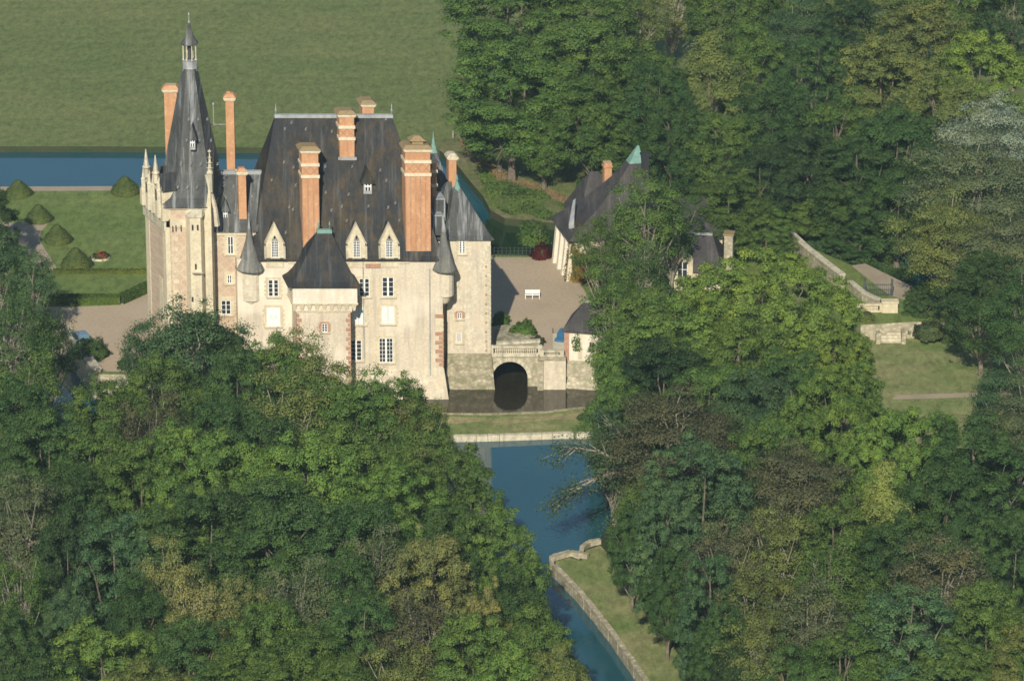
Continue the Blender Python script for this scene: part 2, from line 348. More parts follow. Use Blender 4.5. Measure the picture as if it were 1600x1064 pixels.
# --- windows
def window(px, py, wp, hp, Y, kind='casement', surround='stone', parent=None, name='window', nx=2, ny=4, k=K, sur=.28):
    """stone surround, white frame with bars, dark panes, sill; all proud of the wall by a few cm"""
    par = parent or castle
    x, z = W(px, py, Y); x -= k*Y
    s = depthscale(Y); hw, hh = wp/2/s, hp/2/s/cp
    root = None
    if surround:
        b = MB(k); e = sur
        b.box(x-hw-e, x-hw, Y-.10, Y+.02, z-hh-e*.6, z+hh+e); b.box(x+hw, x+hw+e, Y-.10, Y+.02, z-hh-e*.6, z+hh+e)
        b.box(x-hw, x+hw, Y-.10, Y+.02, z+hh, z+hh+e)
        for i in range(4):    # toothed quoins beside the opening
            zz = z-hh+.1+i*hh/2; b.box(x-hw-e-.16, x-hw-e, Y-.08, Y+.02, zz, zz+hh/4); b.box(x+hw+e, x+hw+e+.16, Y-.08, Y+.02, zz, zz+hh/4)
        root = b.build(name, M[surround], par)
    fr = MB(k); bw = .07
    if kind == 'shut':
        for sgn in (-1, 1):
            x0, x1 = (x-hw, x-.02) if sgn < 0 else (x+.02, x+hw)
            fr.box(x0, x1, Y-.09, Y-.03, z-hh, z+hh)
            for q in range(3):
                zz = z-hh+.12+q*(2*hh-.12)/3; fr.box(x0+.1, x1-.1, Y-.11, Y-.09, zz, zz+(2*hh)/3-.22)
        f = fr.build('shutters' if root else name, M['shutter'], root or par); root = root or f
    elif kind == 'board':
        fr.box(x-hw, x+hw, Y-.12, Y-.02, z-hh, z+hh); fr.build('blind', M['white'], root or par)
        fr = MB(k); bw = .05
        for q in (-.5, .5): fr.lathe(x+q*hw*.8, Y-.12, [(.01, z), (.01, z+.01)], 6)
    else:
        fr.box(x-hw, x-hw+bw, Y-.08, Y, z-hh, z+hh); fr.box(x+hw-bw, x+hw, Y-.08, Y, z-hh, z+hh)
        fr.box(x-hw+bw, x+hw-bw, Y-.08, Y, z+hh-bw, z+hh); fr.box(x-hw+bw, x+hw-bw, Y-.08, Y, z-hh, z-hh+bw)
        cw = .10 if kind == 'casement' else .05
        fr.box(x-cw, x+cw, Y-.085, Y, z-hh+bw, z+hh-bw)
        for q in range(1, ny): zz = z-hh+2*hh*q/ny; fr.box(x-hw+bw, x+hw-bw, Y-.07, Y-.01, zz-.022, zz+.022)
        if nx > 2:
            for sg in (-1, 1): xx = x+sg*hw*.52; fr.box(xx-.025, xx+.025, Y-.072, Y-.012, z-hh+bw, z+hh-bw)
        f = fr.build('frame' if root else name, M['white'], root or par); root = root or f
        MB(k).box(x-hw+.01, x+hw-.01, Y-.045, Y-.025, z-hh+.01, z+hh-.01).build('pane', M['glass'], root)
    MB(k).box(x-hw-.25, x+hw+.25, Y-.22, Y, z-hh-.17, z-hh-.004).build('sill', M['stone'], root)
    return root
def depthscale(Y, z=9): return FPX/((Y+CY0)*cp+(CZ0-z)*sp)
window(427,450,16,26,0); window(606,448,18,30,0); window(569,449,16,28,0); window(603,547,22,38,0,nx=3,ny=6)
window(556,547,18,32,0,ny=5); window(606,492,20,27,0,'shut'); window(560,493,19,27,0,'shut'); window(427,495,21,29,0,'board', sur=.3)
# a faded green notice pattern on the white blind is part of it
for dx in (-3.5, 4):
    x, z = WX(427+dx, 495, 0); MB(K).box(x-.2, x+.2, -.135, -.121, z-.25, z+.25).build('blind_stain', mottled('green_stain', (.50,.68,.58), (.65,.74,.66), 4, fine=0), castle)
# --- dormers of the main facade
def dormer(px, mat='stone'):
    x, z0 = WX(px, 418, -.12); hw = 13.5/depthscale(0); zs = WX(px, 380, -.12)[1]; za = WX(px, 350, -.12)[1]
    d = MB(K); d.ext([(x-hw,z0),(x+hw,z0),(x+hw,zs),(x,za),(x-hw,zs)], -.12, .32)
    zd = EZ+.2
    o = d.build('dormer', M[mat], castle)
    r = MB(K); t = .12
    for sg in (-1, 1):
        r._a([(x, .32, za-.15),(x+sg*(hw-.02),.32,zs-.15),(x+sg*(hw-.02), 3.2, zs-.15),(x, 3.2, za-.15),(x, .32, za-.4),(x+sg*(hw-.02),.32,EZ-.3),(x+sg*(hw-.02),3.2,EZ-.3),(x,3.2,EZ-.3)],
             [(0,1,2,3),(0,4,5,1),(1,5,6,2),(3,2,6,7)])
    r.build('roof', M['slate'], o)
    cpn = MB(K)               # coping along the gable, corner buttresses
    for sg in (-1, 1):
        cpn._a([(x, -.2, za+.16),(x+sg*(hw+.14),-.2,zs-.02),(x+sg*(hw+.14),-.2,zs-.2),(x,-.2,za-.08),(x,.36,za+.16),(x+sg*(hw+.14),.36,zs-.02),(x+sg*(hw+.14),.36,zs-.2),(x,.36,za-.08)],
               [(0,1,2,3),(4,5,6,7),(0,1,5,4),(2,3,7,6),(1,2,6,5)])
        zc = WX(px, 408, 0)[1]; cpn.box(x+sg*hw, x+sg*(hw+.2), -.2, .2, zc, zs-.4)
    cpn.build('gable_coping', M['pale_stone'], o)
    zw0, zw1 = WX(px, 401, 0)[1], WX(px, 370, 0)[1]; ww = 5.2/depthscale(0)
    MB(K).ext([(x-ww,zw0),(x+ww,zw0),(x+ww,zw1-.5),(x+ww*.6,zw1-.1),(x,zw1+.25),(x-ww*.6,zw1-.1),(x-ww,zw1-.5)], -.14, -.121).build('pane', M['glass'], o)
    f = MB(K); 
    for q in range(7):
        zz = zw0+(zw1-.5-zw0)*q/6; f.box(x-ww, x+ww, -.17, -.145, zz-.022, zz+.022)
    for q in (-1, -.5, 0, .5, 1):
        wd = .04 if q in (-1, 0, 1) else .02; top = zw1-.5 if abs(q) == 1 else zw1-.35; f.box(x+q*ww-wd, x+q*ww+wd, -.175, -.148, zw0, top)
    f.build('window_bars', M['white'], o)
    t = MB(K)                 # tracery of the head
    t.tube([(x-ww,-.18,zw1-.5),(x-ww*.6,-.18,zw1-.1),(x,-.18,zw1+.28),(x+ww*.6,-.18,zw1-.1),(x+ww,-.18,zw1-.5)], [.06]*5, 5)
    t.tube([(x,-.18,zw1-.45),(x-ww*.4,-.18,zw1-.15)], [.05]*2, 5); t.tube([(x,-.18,zw1-.45),(x+ww*.4,-.18,zw1-.15)], [.05]*2, 5)
    t.build('tracery', M['pale_stone'], o)
    MB(K).box(x-ww-.15, x+ww+.15, -.26, -.12, zw0-.16, zw0-.02).build('sill', M['stone'], o)
for px in (430, 557.5, 608.5): dormer(px)
# small roof dormer at 575,288
def lucarne(px, py, hwp, hp, Y, mat='slate', k=K, par=castle):
    x, z = W(px, py, Y); x -= k*Y; s = depthscale(Y, 20); hw = hwp/s; h = hp/s/cp
    o = MB(k).ext([(x-hw*1.25,z-h*.05),(x+hw*1.25,z-h*.05),(x,z+h*.62)], Y-.2, Y+2.2).build('roof_dormer', M[mat], par)
    MB(k).box(x-hw*.72, x+hw*.72, Y, Y+1.2, z-h*.5, z+h*.02).build('frame', M['lead'], o)
    MB(k).box(x-hw*.5, x+hw*.5, Y-.03, Y-.003, z-h*.36, z+h*.04).build('pane', M['glass'], o)
    MB(k).box(x-.05, x+.05, Y-.07, Y-.035, z-h*.36, z+h*.04).box(x-hw*.5, x+hw*.5, Y-.065, Y-.04, z-h*.2, z-h*.14).box(x-hw*.55, x-hw*.42, Y-.07, Y-.035, z-h*.36, z+h*.04).box(x+hw*.42, x+hw*.55, Y-.07, Y-.035, z-h*.36, z+h*.04).build('bars', M['white'], o)
lucarne(574.5, 285, 9, 36, 2.6)
# --- chimneys
def chimney(px0, px1, yt, yb, Y, depth, cap='tile_cap', bands=(), ribs=0, k=K, capw=.3, lead=True, label=None):
    x0, zt = W(px0, yt, Y); x1 = W(px1, yt, Y)[0]; x0 -= k*Y; x1 -= k*Y; zb = W(px0, yb, Y)[1]
    zc = zt-.55
    b = MB(k).box(x0, x1, Y, Y+depth, zb-1.2, zc)
    o = b.build('chimney', M['brick'], castle)
    if label: o['label'] = label
    if ribs:
        r = MB(k); zr = W(px0, bands[-1], Y)[1] if bands else zc-1
        for i in range(ribs+1):
            xx = x0+(x1-x0)*i/ribs; a, c = max(x0-.02, xx-.05), min(x1+.02, xx+.05); r.box(a, c, Y-.07, Y, zb+.7, zr)
        r.build('pilaster', M['red_stone'], o)  # darker colour on the ribs stands in for their weak shading
    mb = MB(k); mb.box(x0-.13, x1+.13, Y-.13, Y+depth+.13, zc, zc+.16); mb.box(x0-.22, x1+.22, Y-.22, Y+depth+.22, zc+.16, zc+.34)
    mb.build('cornice', M['band_stone'], o)
    e = capw; mb = MB(k)
    mb.rings([[(x0-e,Y-e,zc+.34),(x1+e,Y-e,zc+.34),(x1+e,Y+depth+e,zc+.34),(x0-e,Y+depth+e,zc+.34)],[(x0+.1,Y+.1,zc+.72),(x1-.1,Y+.1,zc+.72),(x1-.1,Y+depth-.1,zc+.72),(x0+.1,Y+depth-.1,zc+.72)]])
    mb.build('cap', M[cap], o)
    for yb_ in bands:
        z = W(px0, yb_, Y)[1]; MB(k).box(x0-.11, x1+.11, Y-.11, Y+depth+.11, z-.17, z+.17).build('stone_band', M['band_stone'], o)
    if len(bands) >= 2:       # crossed brick panel between the bands
        za, zb2 = W(px0, bands[-2], Y)[1]-.2, W(px0, bands[-1], Y)[1]+.2; mb = MB(k); n = max(2, round((x1-x0)/(za-zb2)))
        st = (x1-x0)/n
        for i in range(n):
            for a, c in ((0, 1), (1, 0)):
                p, q = Vector((x0+st*(i+a), Y-.03, zb2)), Vector((x0+st*(i+c), Y-.03, za)); mb.tube([p, q], [.035, .035], 4)
        mb.build('brick_pattern', M['red_stone'], o)
    if lead:
        MB(k).box(x0-.2, x1+.2, Y-.25, Y, zb-.2, zb+.12).build('flashing', M['lead'], o)
    return o, (x0, x1, Y, depth, zc)
o1, g1 = chimney(633,672,230,402,.35,1.9, bands=(253,273), ribs=5, label='widest brick chimney')
chimney(471,497,232,395,.5,1.7, bands=(258,276), ribs=3)
chimney(530,553,176,247,4.1,1.6, bands=(199,217), ribs=2)
chimney(566,584,160,182,9.0,1.8, lead=False)
# stone tuft on top of the right chimney
x, z = WX(652,225,1.0); MB(K).box(x-.6,x+.6,.8,1.9,g1[4]+.5,g1[4]+1.1).rings([[(x-.9,.6,g1[4]+1.1),(x+.9,.6,g1[4]+1.1),(x+.9,2.1,g1[4]+1.1),(x-.9,2.1,g1[4]+1.1)],[(x-.3,1.1,g1[4]+1.6),(x+.3,1.1,g1[4]+1.6),(x+.3,1.6,g1[4]+1.6),(x-.3,1.6,g1[4]+1.6)]]).build('chimney_hood', M['tile_cap'], o1)
# --- central tower
Yc = -3.4
cx0, cze = WX(457,446,Yc); cx1 = WX(558,446,Yc)[0]; zl = WX(460,474,Yc)[1]
tw = MB(K).box(cx0+.45, cx1-.75, Yc+.22, 0, -1, zl-.9).build('tower', M['plaster'], castle); tw['label'] = 'square central tower'
MB(K).box(cx0, cx1, Yc, 0, zl, cze).build('upper_wall', M['white_plaster'], tw)
MB(K).box(cx0-.12, cx1+.12, Yc-.12, 0, cze-.22, cze-.02).build('cornice', M['stone'], tw)
MB(K).box(cx0-.08, cx1+.08, Yc-.08, 0, zl-.16, zl+.02).build('string_course', M['stone'], tw)
for i in range(9):
    x = cx0+.2+(cx1-cx0-.55)*i/8.0
    MB(K).rings([[(x-.13,Yc+.10,zl-.9),(x+.13,Yc+.10,zl-.9),(x+.13,Yc+.4,zl-.9),(x-.13,Yc+.4,zl-.9)],[(x-.26,Yc-.02,zl-.16),(x+.26,Yc-.02,zl-.16),(x+.26,Yc+.5,zl-.16),(x-.26,Yc+.5,zl-.16)]]).build('corbel', M['stone'], tw)
MB(K).box(cx0+.25, cx1-.55, Yc+.18, 0, zl-.9, zl-.155).build('corbel_wall', M['plaster'], tw)
MB(K).box(cx0+.3, cx1-.6, Yc+.08, 0, zl-1.06, zl-.9).build('ledge', M['stone'], tw)
q = MB(K); q2 = MB(K)
for i in range(16):
    z = zl-1.7-i*.55; wd = .55 if i % 2 else .3
    q.box(cx0+.42, cx0+.42+wd, Yc+.18, Yc+.5, z, z+.42); q2.box(cx1-.72-wd, cx1-.72, Yc+.18, Yc+.5, z, z+.42)
q.build('quoins', M['red_stone'], tw); q2.build('quoins', M['red_stone'], tw)
rxa, rzc = WX(497,360,-.6); rxb = WX(516,360,-.6)[0]
MB(K).bell(cx0-.55, cx1+.35, Yc-.35, 3.0, cze, rxa, rxb, -.6, rzc, .18, .30).build('tower_roof', M['slate'], castle)
MB(K).box(rxa-.15, rxb+.15, -.85, -.35, rzc-.3, rzc+.12).build('copper_ridge', M['copper'], castle)
for px in (498, 515):
    x, z = WX(px, 358, -.6); MB(K).lathe(x, -.6, [(.1,z-.1),(.05,z+.4),(.12,z+.5),(.02,z+.9)], 8).build('finial', M['copper'], castle, True)
window(507,512,9,13,Yc+.22,'lattice','red_stone',ny=3,sur=.2)
# --- corner turrets
def turret(px, rb, ya, yb, yw, yc, Y, mat, rw, wallmat, tip=True, lab=None):
    x, za = WX(px, ya, Y); zb = WX(px, yb, Y)[1]; zw = WX(px, yw, Y)[1]; zc = WX(px, yc, Y)[1]
    s = depthscale(Y, 16); rb /= s; rw /= s
    o = MB(K).lathe(x, Y+.6, [(.08,zc),(rw*.55,zc+(zw-zc)*.35),(rw*.85,zw-.05),(rw,zw),(rw,zb+.05)], 16).build('turret', M[wallmat], castle, False)
    if lab: o['label'] = lab
    MB(K).lathe(x, Y, [(rb,zb-.12),(rb*1.0,zb),(rb*.62,zb+(za-zb)*.26),(rb*.30,zb+(za-zb)*.60),(.12,za)], 16).build('cone_roof', M[mat], o, False)
    MB(K).lathe(x, Y, [(.26,za-.9),(.14,za),(.05,za+.6),(.02,za+1.3)], 8).build('finial', M['lead'], o)
    MB(K).lathe(x, Y+.45, [(rw+.03,zb-.35),(rw+.16,zb-.25),(rw+.16,zb-.13)], 16).build('cornice', M['stone'], o)
turret(389,23,354,418,468,492,0.45,'slate_cone',20,'rough_plaster')
turret(693,20,350,419,462,480,0.4,'slate_cone',17,'plaster')
# quoins on the right corner of the main block
q = MB(K); q2 = MB(K); q3 = MB(K)
for i in range(22):
    z = zt+.2+i*.52
    if z > WX(690,490,0)[1]: break
    x1 = WX(692.5,500,0)[0]; wd = .9 if i % 2 else .5
    (q if i < 8 else q3 if i > 10 else q2).box(x1-wd, x1+.03, -.05, .6, z, z+.42)
q.build('quoins', M['red_stone'], castle); q3.build('quoins', M['red_stone'], castle); q2.build('quoins', M['stone'], castle)
# drainpipes
for px, y0, y1 in ((671,420,600),(567,410,560)):
    x, za = WX(px,y0,0); zb = WX(px,y1,0)[1]; MB(K).box(x-.05, x+.05, -.14, -.04, zb, za).build('drainpipe', M['lead'], castle)
# --- right tower
Yr = 3.2
tx0, tze = WX(698,372,Yr); tx1 = WX(766.5,372,Yr)[0]; zbt = WX(740,552,Yr)[1]
rt = MB(K).box(tx0, tx1, Yr, Yr+8.5, zbt, tze).build('tower', M['rough_plaster'], castle); rt['label'] = 'square right hand tower over the moat'
bx1 = WX(774,613,Yr-.6)[0]; bx0 = WX(694,613,Yr-.6)[0]
MB(K).rings([[(bx0,Yr-.7,-.8),(bx1,Yr-.7,-.8),(bx1,Yr+8.5,-.8),(bx0,Yr+8.5,-.8)],[(tx0-.03,Yr-.05,zbt),(tx1+.05,Yr-.05,zbt),(tx1+.05,Yr+8.5,zbt),(tx0-.03,Yr+8.5,zbt)]]).build('battered_base', M['rubble'], rt)
MB(K).box(tx0-.1, tx1+.12, Yr-.12, Yr+8.6, tze-.3, tze-.02).build('cornice', M['stone'], rt)
q = MB(K); q2 = MB(K)
for i in range(30):
    z = zbt+.15+i*.55
    if z > tze-1: break
    wd = .62 if i % 2 else .4
    q2.box(tx1-wd, tx1+.03, Yr-.04, Yr+.5, z, z+.42)
    if i % 2 == 0: q.box(tx1-wd-.22, tx1-wd, Yr-.035, Yr+.2, z+.04, z+.34) if i < 19 else None
q2.build('quoins', M['pale_stone'], rt); q.build('brick_keys', M['red_stone'], rt)
ax, az = WX(714,290,Yr+4.2); 
MB(K).bell(tx0-.3, tx1+.3, Yr-.35, Yr+8.8, tze, ax-.25, ax+.25, Yr+4.2, az, .14, .20).build('tower_roof', M['slate_grey'], castle)
MB(K).lathe(ax, Yr+4.2, [(.5,az-.55),(.3,az),(.08,az+.5),(.16,az+.7),(.02,az+1.3)], 8).build('finial', M['copper'], castle)
window(722,385,9,22,Yr,ny=6,sur=.22); window(718,493,7,9,Yr,'lattice','red_stone',ny=2,sur=.16); window(717,527,8,16,Yr,'lattice','stone',nx=3,ny=5,sur=.2)
cbox('blind_panel', M['pale_stone'], 708, 717, 418, 448, Yr-.12, .12)
# --- rear right: wing roof, small grey dormers, thin chimneys, far spire
rw_ = MB(K); x0, z0 = WX(672,375,4); x1 = WX(712,375,4)[0]
rw_.box(x0, x1, 4, 14, 2, z0).build('rear_wing', M['plaster'], castle)
MB(K).hip(x0-.2, x1+.2, 4, 14.2, z0, WX(703,284,9)[0]-.3, WX(706,284,9)[0], 9, WX(706,284,9)[1]).build('rear_roof', M['slate_grey'], castle)
for (px, yt, yb, Y) in ((687,312,345,4.6),(684,338,368,3.4)):
    a0, za = WX(px-7, yt, Y); a1 = WX(px+7, yt, Y)[0]; zb = WX(px, yb, Y)[1]
    d = MB(K).box(a0, a1, Y, Y+2.5, zb, za).build('box_dormer', M['slate_grey'], castle)
    e = .1; MB(K).box(a0-e, a1+e, Y-.12, Y+2.5, za, za+.14).box(a0-e, a0+.05, Y-.1, Y, zb, za).box(a1-.05, a1+e, Y-.1, Y, zb, za).build('lead_trim', M['lead'], d)
chimney(675,682,248,330,5.2,1.2,bands=(268,290),capw=.12,cap='stone',lead=False)
chimney(701,713,243,300,13.5,1.2,capw=.2,cap='pale_stone',lead=False)
x, za = WX(677,226,14); zb = WX(677,345,14)[1]; x1 = WX(716,345,14)[0]
MB(K).hip(x-2.6, x1, 11, 17, zb, x-.1, x+.1, 14, za).build('far_tower_roof', M['slate_grey'], castle)
MB(K).box(x-2.4, x1-.2, 11.2, 16.8, 2, zb-.15).build('far_tower', M['plaster'], castle)
MB(K).lathe(x, 14, [(.5,za-.9),(.22,za),(.08,za+.8),(.02,za+1.6)], 8).build('finial', M['copper'], castle)
# --- wing B between left tower and main block
Yb = 1.2
bx0, bze = WX(322,362,Yb); bx1 = WX(392,362,Yb)[0]
wb = MB(K).box(bx0, bx1+.5, Yb, 10, -1, bze).build('wall', M['diaper'], castle); wb['label'] = 'patterned brick wing wall'
rz0 = WX(360,268,5.6)[1]
rp = MB(K); xe = WX(412,268,5.6)[0]
rp._a([(bx0,Yb-.35,bze),(bx1+.7,Yb-.35,bze),(xe,5.6,rz0),(bx0,5.6,rz0),(bx0,10.2,bze),(xe,10.2,bze)],[(0,1,2,3),(3,2,5,4),(0,3,4),(1,5,2),(0,4,5,1)]).build('wing_roof', M['slate_grey'], castle)
MB(K).box(bx0, xe, 5.35, 5.85, rz0-.35, rz0+.12).build('ridge_lead', M['lead'], castle)
MB(K).box(bx0, bx1+.5, Yb-.15, Yb, bze-.4, bze-.05).build('cornice', M['stone'], wb)
window(360,383,9,27,Yb,'lattice',ny=2,sur=.4); window(358.5,436,7,13,Yb,'lattice',ny=2,sur=.35); window(353,480,15,22,Yb,'lattice',ny=3,sur=.4)
q = MB(K)
for i in range(26):
    z = bze-1-i*.6
    if z < 3: break
    x = WX(329,400,Yb)[0]; q.box(x, x+(.85 if i % 2 else .5), Yb-.03, Yb+.1, z, z+.46)
q.build('quoins', M['stone'], wb)
lucarne(352, 329, 5.5, 30, 2.0, 'slate_grey')
oc, gc = chimney(372,384,266,352,1.9,.8,capw=.02,cap='brick',lead=True)
# --- left tower
tA, tB = W(258,322,-1.5), W(330,322,-1.5)
ltz = tA[1]
def P(px, Y): return (W(px, 330, Y)[0], Y)
plan = [P(258,-1.5), P(322,-1.5), P(346,4.5), P(330,9.5), P(252,9.5), P(228,4.2)]
lt = MB().prism(plan, -1, ltz).build('tower', M['diaper'], castle); lt['label'] = 'tall left tower of patterned brick and stone'
cxy = Vector((sum(p[0] for p in plan)/6, sum(p[1] for p in plan)/6))
def ring(scale, z, cx=None, grow=0):
    c = cx or cxy; o = []
    for p in plan:
        d = Vector(p)-cxy; q = d*scale+Vector((c[0], c[1])); 
        if grow: q += d.normalized()*grow
        o.append((q.x, q.y, z))
    return o
lx, lz = W(297, 106, cxy.y); lx = W(297,106,cxy.y)[0]; top = (lx, 3.2)
def blend(t): return (cxy.x*(1-t)+top[0]*t, cxy.y*(1-t)+top[1]*t)
H = lz-ltz
def sh_(dx): return (cxy.x+dx/14.0, cxy.y)
MB().rings([ring(1,ltz-.15,grow=.45), ring(1,ltz+.02,grow=.45), ring(.90,ltz+H*.05,sh_(6)), ring(.80,ltz+H*.13,sh_(10)), ring(.70,ltz+H*.26,sh_(14)), ring(.20,lz,(W(297,106,cxy.y)[0], cxy.y))]).build('spire_roof', M['slate_grey'], castle)
# corner stone strips and mouldings on the left tower
def strip(name, p, q, z0, z1, dp, mat, parent=lt):     # slab set proud of the wall running p->q in plan
    d = (Vector(q)-Vector(p)); nrm = Vector((d.y, -d.x)).normalized()*dp; a, b = Vector(p), Vector(q)
    return MB().prism([tuple(a+nrm), tuple(b+nrm), tuple(b-nrm*2), tuple(a-nrm*2)], z0, z1).build(name, M[mat], parent)
zc1 = W(258,338,-1.5)[1]; zc2 = W(258,355,-1.5)[1]
strip('quoins', P(257.5,-1.55), P(265,-1.55), 0, ltz-1.2, .05, 'stone')
strip('cornice', P(257,-1.5), P(322,-1.5), zc2, zc2+.9, .10, 'stone')
strip('cornice', P(257,-1.5), P(322,-1.5), ltz-.35, ltz-.16, .22, 'stone')
def lerp(p, q, t): return (p[0]+(q[0]-p[0])*t, p[1]+(q[1]-p[1])*t)
E_, A_ = plan[5], plan[0]
strip('quoins', lerp(E_,A_,-.02), lerp(E_,A_,.17), 0, ltz-2.3, .06, 'stone'); strip('quoins', lerp(E_,A_,.86), lerp(E_,A_,1.01), 0, ltz-2.3, .06, 'stone')
strip('parapet', lerp(E_,A_,-.10), lerp(E_,A_,1.04), ltz-1.7, ltz+.1, .42, 'stone'); strip('corbel_course', lerp(E_,A_,-.06), lerp(E_,A_,1.02), ltz-2.9, ltz-1.7, .22, 'pale_stone')
strip('window_surround', lerp(E_,A_,.62), lerp(E_,A_,.78), 6, 14.2, .05, 'stone')
for t, nm in ((.44,0),(.5,1)):
    pass
q = MB()
for i in range(30):                                     # toothed quoins on the front
    z = 1+i*.62
    if z > zc2-.6: break
    x = P(258,-1.5)[0]; q.box(x+.7, x+(1.35 if i % 2 else .85), -1.545, -1.4, z, z+.48)
q.build('quoins', M['stone'], lt)
# small dark slits in the frieze
for px, py in ((283,357),(275,357),(270,358)):
    cbx, cz = W(px,py,-1.62); MB().box(cbx-.06,cbx+.06,-1.64,-1.60,cz-.35,cz+.35).build('slit_window', M['void'], lt)
# stair bay on the front
Ys = -2.6
s0, sz = W(288,340,Ys); s1 = W(318,340,Ys)[0]
bay = MB().prism([(s0,-1.5),(s0+.55,Ys),(s1-.35,Ys),(s1,-1.5)], -1, sz).build('stair_bay', M['stone'], castle)
MB().rings([[(s0-.1,-1.5,sz),(s0+.5,Ys-.15,sz),(s1-.2,Ys-.15,sz),(s1+.15,-1.5,sz)],[(s0+.3,-1.5,sz+.8),(s0+.8,-1.9,sz+.6),(s1-.5,-1.9,sz+.6),(s1-.2,-1.5,sz+.8)]]).build('bay_roof', M['pale_stone'], bay)
for px, py, h in ((301,356,9),(309,356,9),(306,417,9),(301,468,8)):
    cbx, cz = W(px,py,Ys-.03); MB().box(cbx-.1,cbx+.1,Ys-.03,Ys-.005,cz-h/28,cz+h/28).build('slit_window', M['void'], bay)
x,z = W(309,427,Ys-.3); MB().rings([[(x-.15,Ys-.05,z-.35),(x+.15,Ys-.05,z-.35),(x+.15,Ys,z-.35),(x-.15,Ys,z-.35)],[(x-.6,Ys-.45,z),(x+.6,Ys-.45,z),(x+.6,Ys,z),(x-.6,Ys,z)]]).build('bracket', M['pale_stone'], bay)
# gable wall strip with pinnacle on the right of the tower
def pinnacle(px, yt, yb, Y, r, par=castle, mat='pale_stone'):
    x, za = W(px, yt, Y); zb = W(px, yb, Y)[1]; h = za-zb
    o = MB().lathe(x, Y, [(r,zb),(r,zb+h*.42),(r*1.35,zb+h*.44),(r*1.35,zb+h*.47),(r*.85,zb+h*.5),(.05,za-.35)], 4, math.pi/4).build('pinnacle', M[mat], par)
    MB().lathe(x, Y, [(.05,za-.45),(.2,za-.32),(.2,za-.22),(.05,za-.12),(.03,za)], 6).build('crocket', M[mat], o)
    for f in (.56,.68,.8):
        rr = r*(1-f)*1.9+.09; MB().lathe(x, Y, [(.03,zb+h*f-.08),(rr+.06,zb+h*f),(.03,zb+h*f+.08)], 4, 0).build('crocket', M[mat], o)
    return o
g0, gz = W(318,300,-1.9); g1x = W(329,300,-1.9)[0]
gw = MB(); zgt = W(323,345,-1.9)[1]; gt = W(326,275,-1.9)[1]
gw._a([(g0,-1.9,-1),(g1x,-1.9,-1),(g1x+.1,3,-1),(g0,3,-1),(g0,-1.9,zgt),(g1x,-1.9,gt),(g1x+.1,3,gt+1.2),(g0,3,zgt+2)],[(0,1,5,4),(1,2,6,5),(2,3,7,6),(3,0,4,7),(4,5,6,7)])
gwo = gw.build('gable_wall', M['stone'], castle)
pinnacle(327,233,300,-1.7,.34,gwo)
x,z=W(331.5,355,-1.5); MB().tube([(x-.5,-1.5,gt),(x+.35,-1.2,gt-4),(x+.5,-1.0,z)],[.22,.26,.34],5).build('coping', M['pale_stone'], gwo)
# stone dormers with pinnacles on the left face
ndir = Vector((A_[1]-E_[1], -(A_[0]-E_[0]))).normalized()
for t, hh in ((.30, 3.0), (.78, 3.2)):
    c = Vector(lerp(E_, A_, t)); d = (Vector(A_)-Vector(E_)).normalized(); w_ = .95
    base = c+ndir*.45; bk = c-ndir*2.6; z0, z1, z2 = ltz-.2, ltz+hh*.45, ltz+hh
    vs = []
    for o in (base, bk):
        vs += [(o.x-d.x*w_, o.y-d.y*w_, z0),(o.x+d.x*w_, o.y+d.y*w_, z0),(o.x+d.x*w_, o.y+d.y*w_, z1),(o.x, o.y, z2),(o.x-d.x*w_, o.y-d.y*w_, z1)]
    dm = MB()._a(vs, [(0,1,2,3,4),(9,8,7,6,5),(0,5,6,1),(1,6,7,2),(2,7,8,3),(3,8,9,4),(4,9,5,0)]).build('dormer', M['stone'], castle)
    dm['label'] = 'stone gabled dormer on the left tower'
    f1 = base+ndir*.03
    for sg in (-1, 1):
        a = f1+d*sg*w_; pxc = a
        zz = ltz; MB().lathe(a.x, a.y, [(.3,z0-1.2),(.3,z1+.2),(.36,z1+.3),(.22,z1+.5),(.04,z1+1.7)], 4, .6).build('pinnacle', M['pale_stone'], dm)
    MB().lathe(f1.x, f1.y, [(.34,z2-.9),(.34,z2+.1),(.46,z2+.25),(.28,z2+.5),(.22,z2+1.0),(.05,z2+2.3)], 6).build('pinnacle', M['pale_stone'], dm)
    rr = MB()
    for sg in (-1, 1):
        a, b = base-ndir*.3, bk; rr._a([(a.x,a.y,z2+.12),(a.x+sg*d.x*(w_+.15),a.y+sg*d.y*(w_+.15),z1),(b.x+sg*d.x*(w_+.15),b.y+sg*d.y*(w_+.15),z1),(b.x,b.y,z2+.12)],[(0,1,2,3)])
    rr.build('roof', M['slate'], dm)
    MB().prism([tuple(f1-d*.4), tuple(f1+d*.4), tuple(f1+d*.4+ndir*.02), tuple(f1-d*.4+ndir*.02)], z0+.5, z1+.1).build('pane', M['glass'], dm)
# chimneys by the spire
chimney(256,276,137,262,5.6,1.2,k=0,capw=.28,bands=(),lead=False,cap='brick')
chimney(352,365,150,268,6.5,1.0,k=0,capw=.28,bands=(),lead=False,cap='brick')
x,z = W(357,150,7.2); MB().lathe(x,7.2,[(.3,z-.4),(.26,z+.5)],8).build('chimney_pot', M['brick'], castle)
x0,z0 = W(338,196,6.5); x1 = W(352,196,6.5)[0]; MB().box(x0-1, x1, 6.8, 6.88, z0-.04, z0+.04).build('stay_bar', M['lead'], castle)
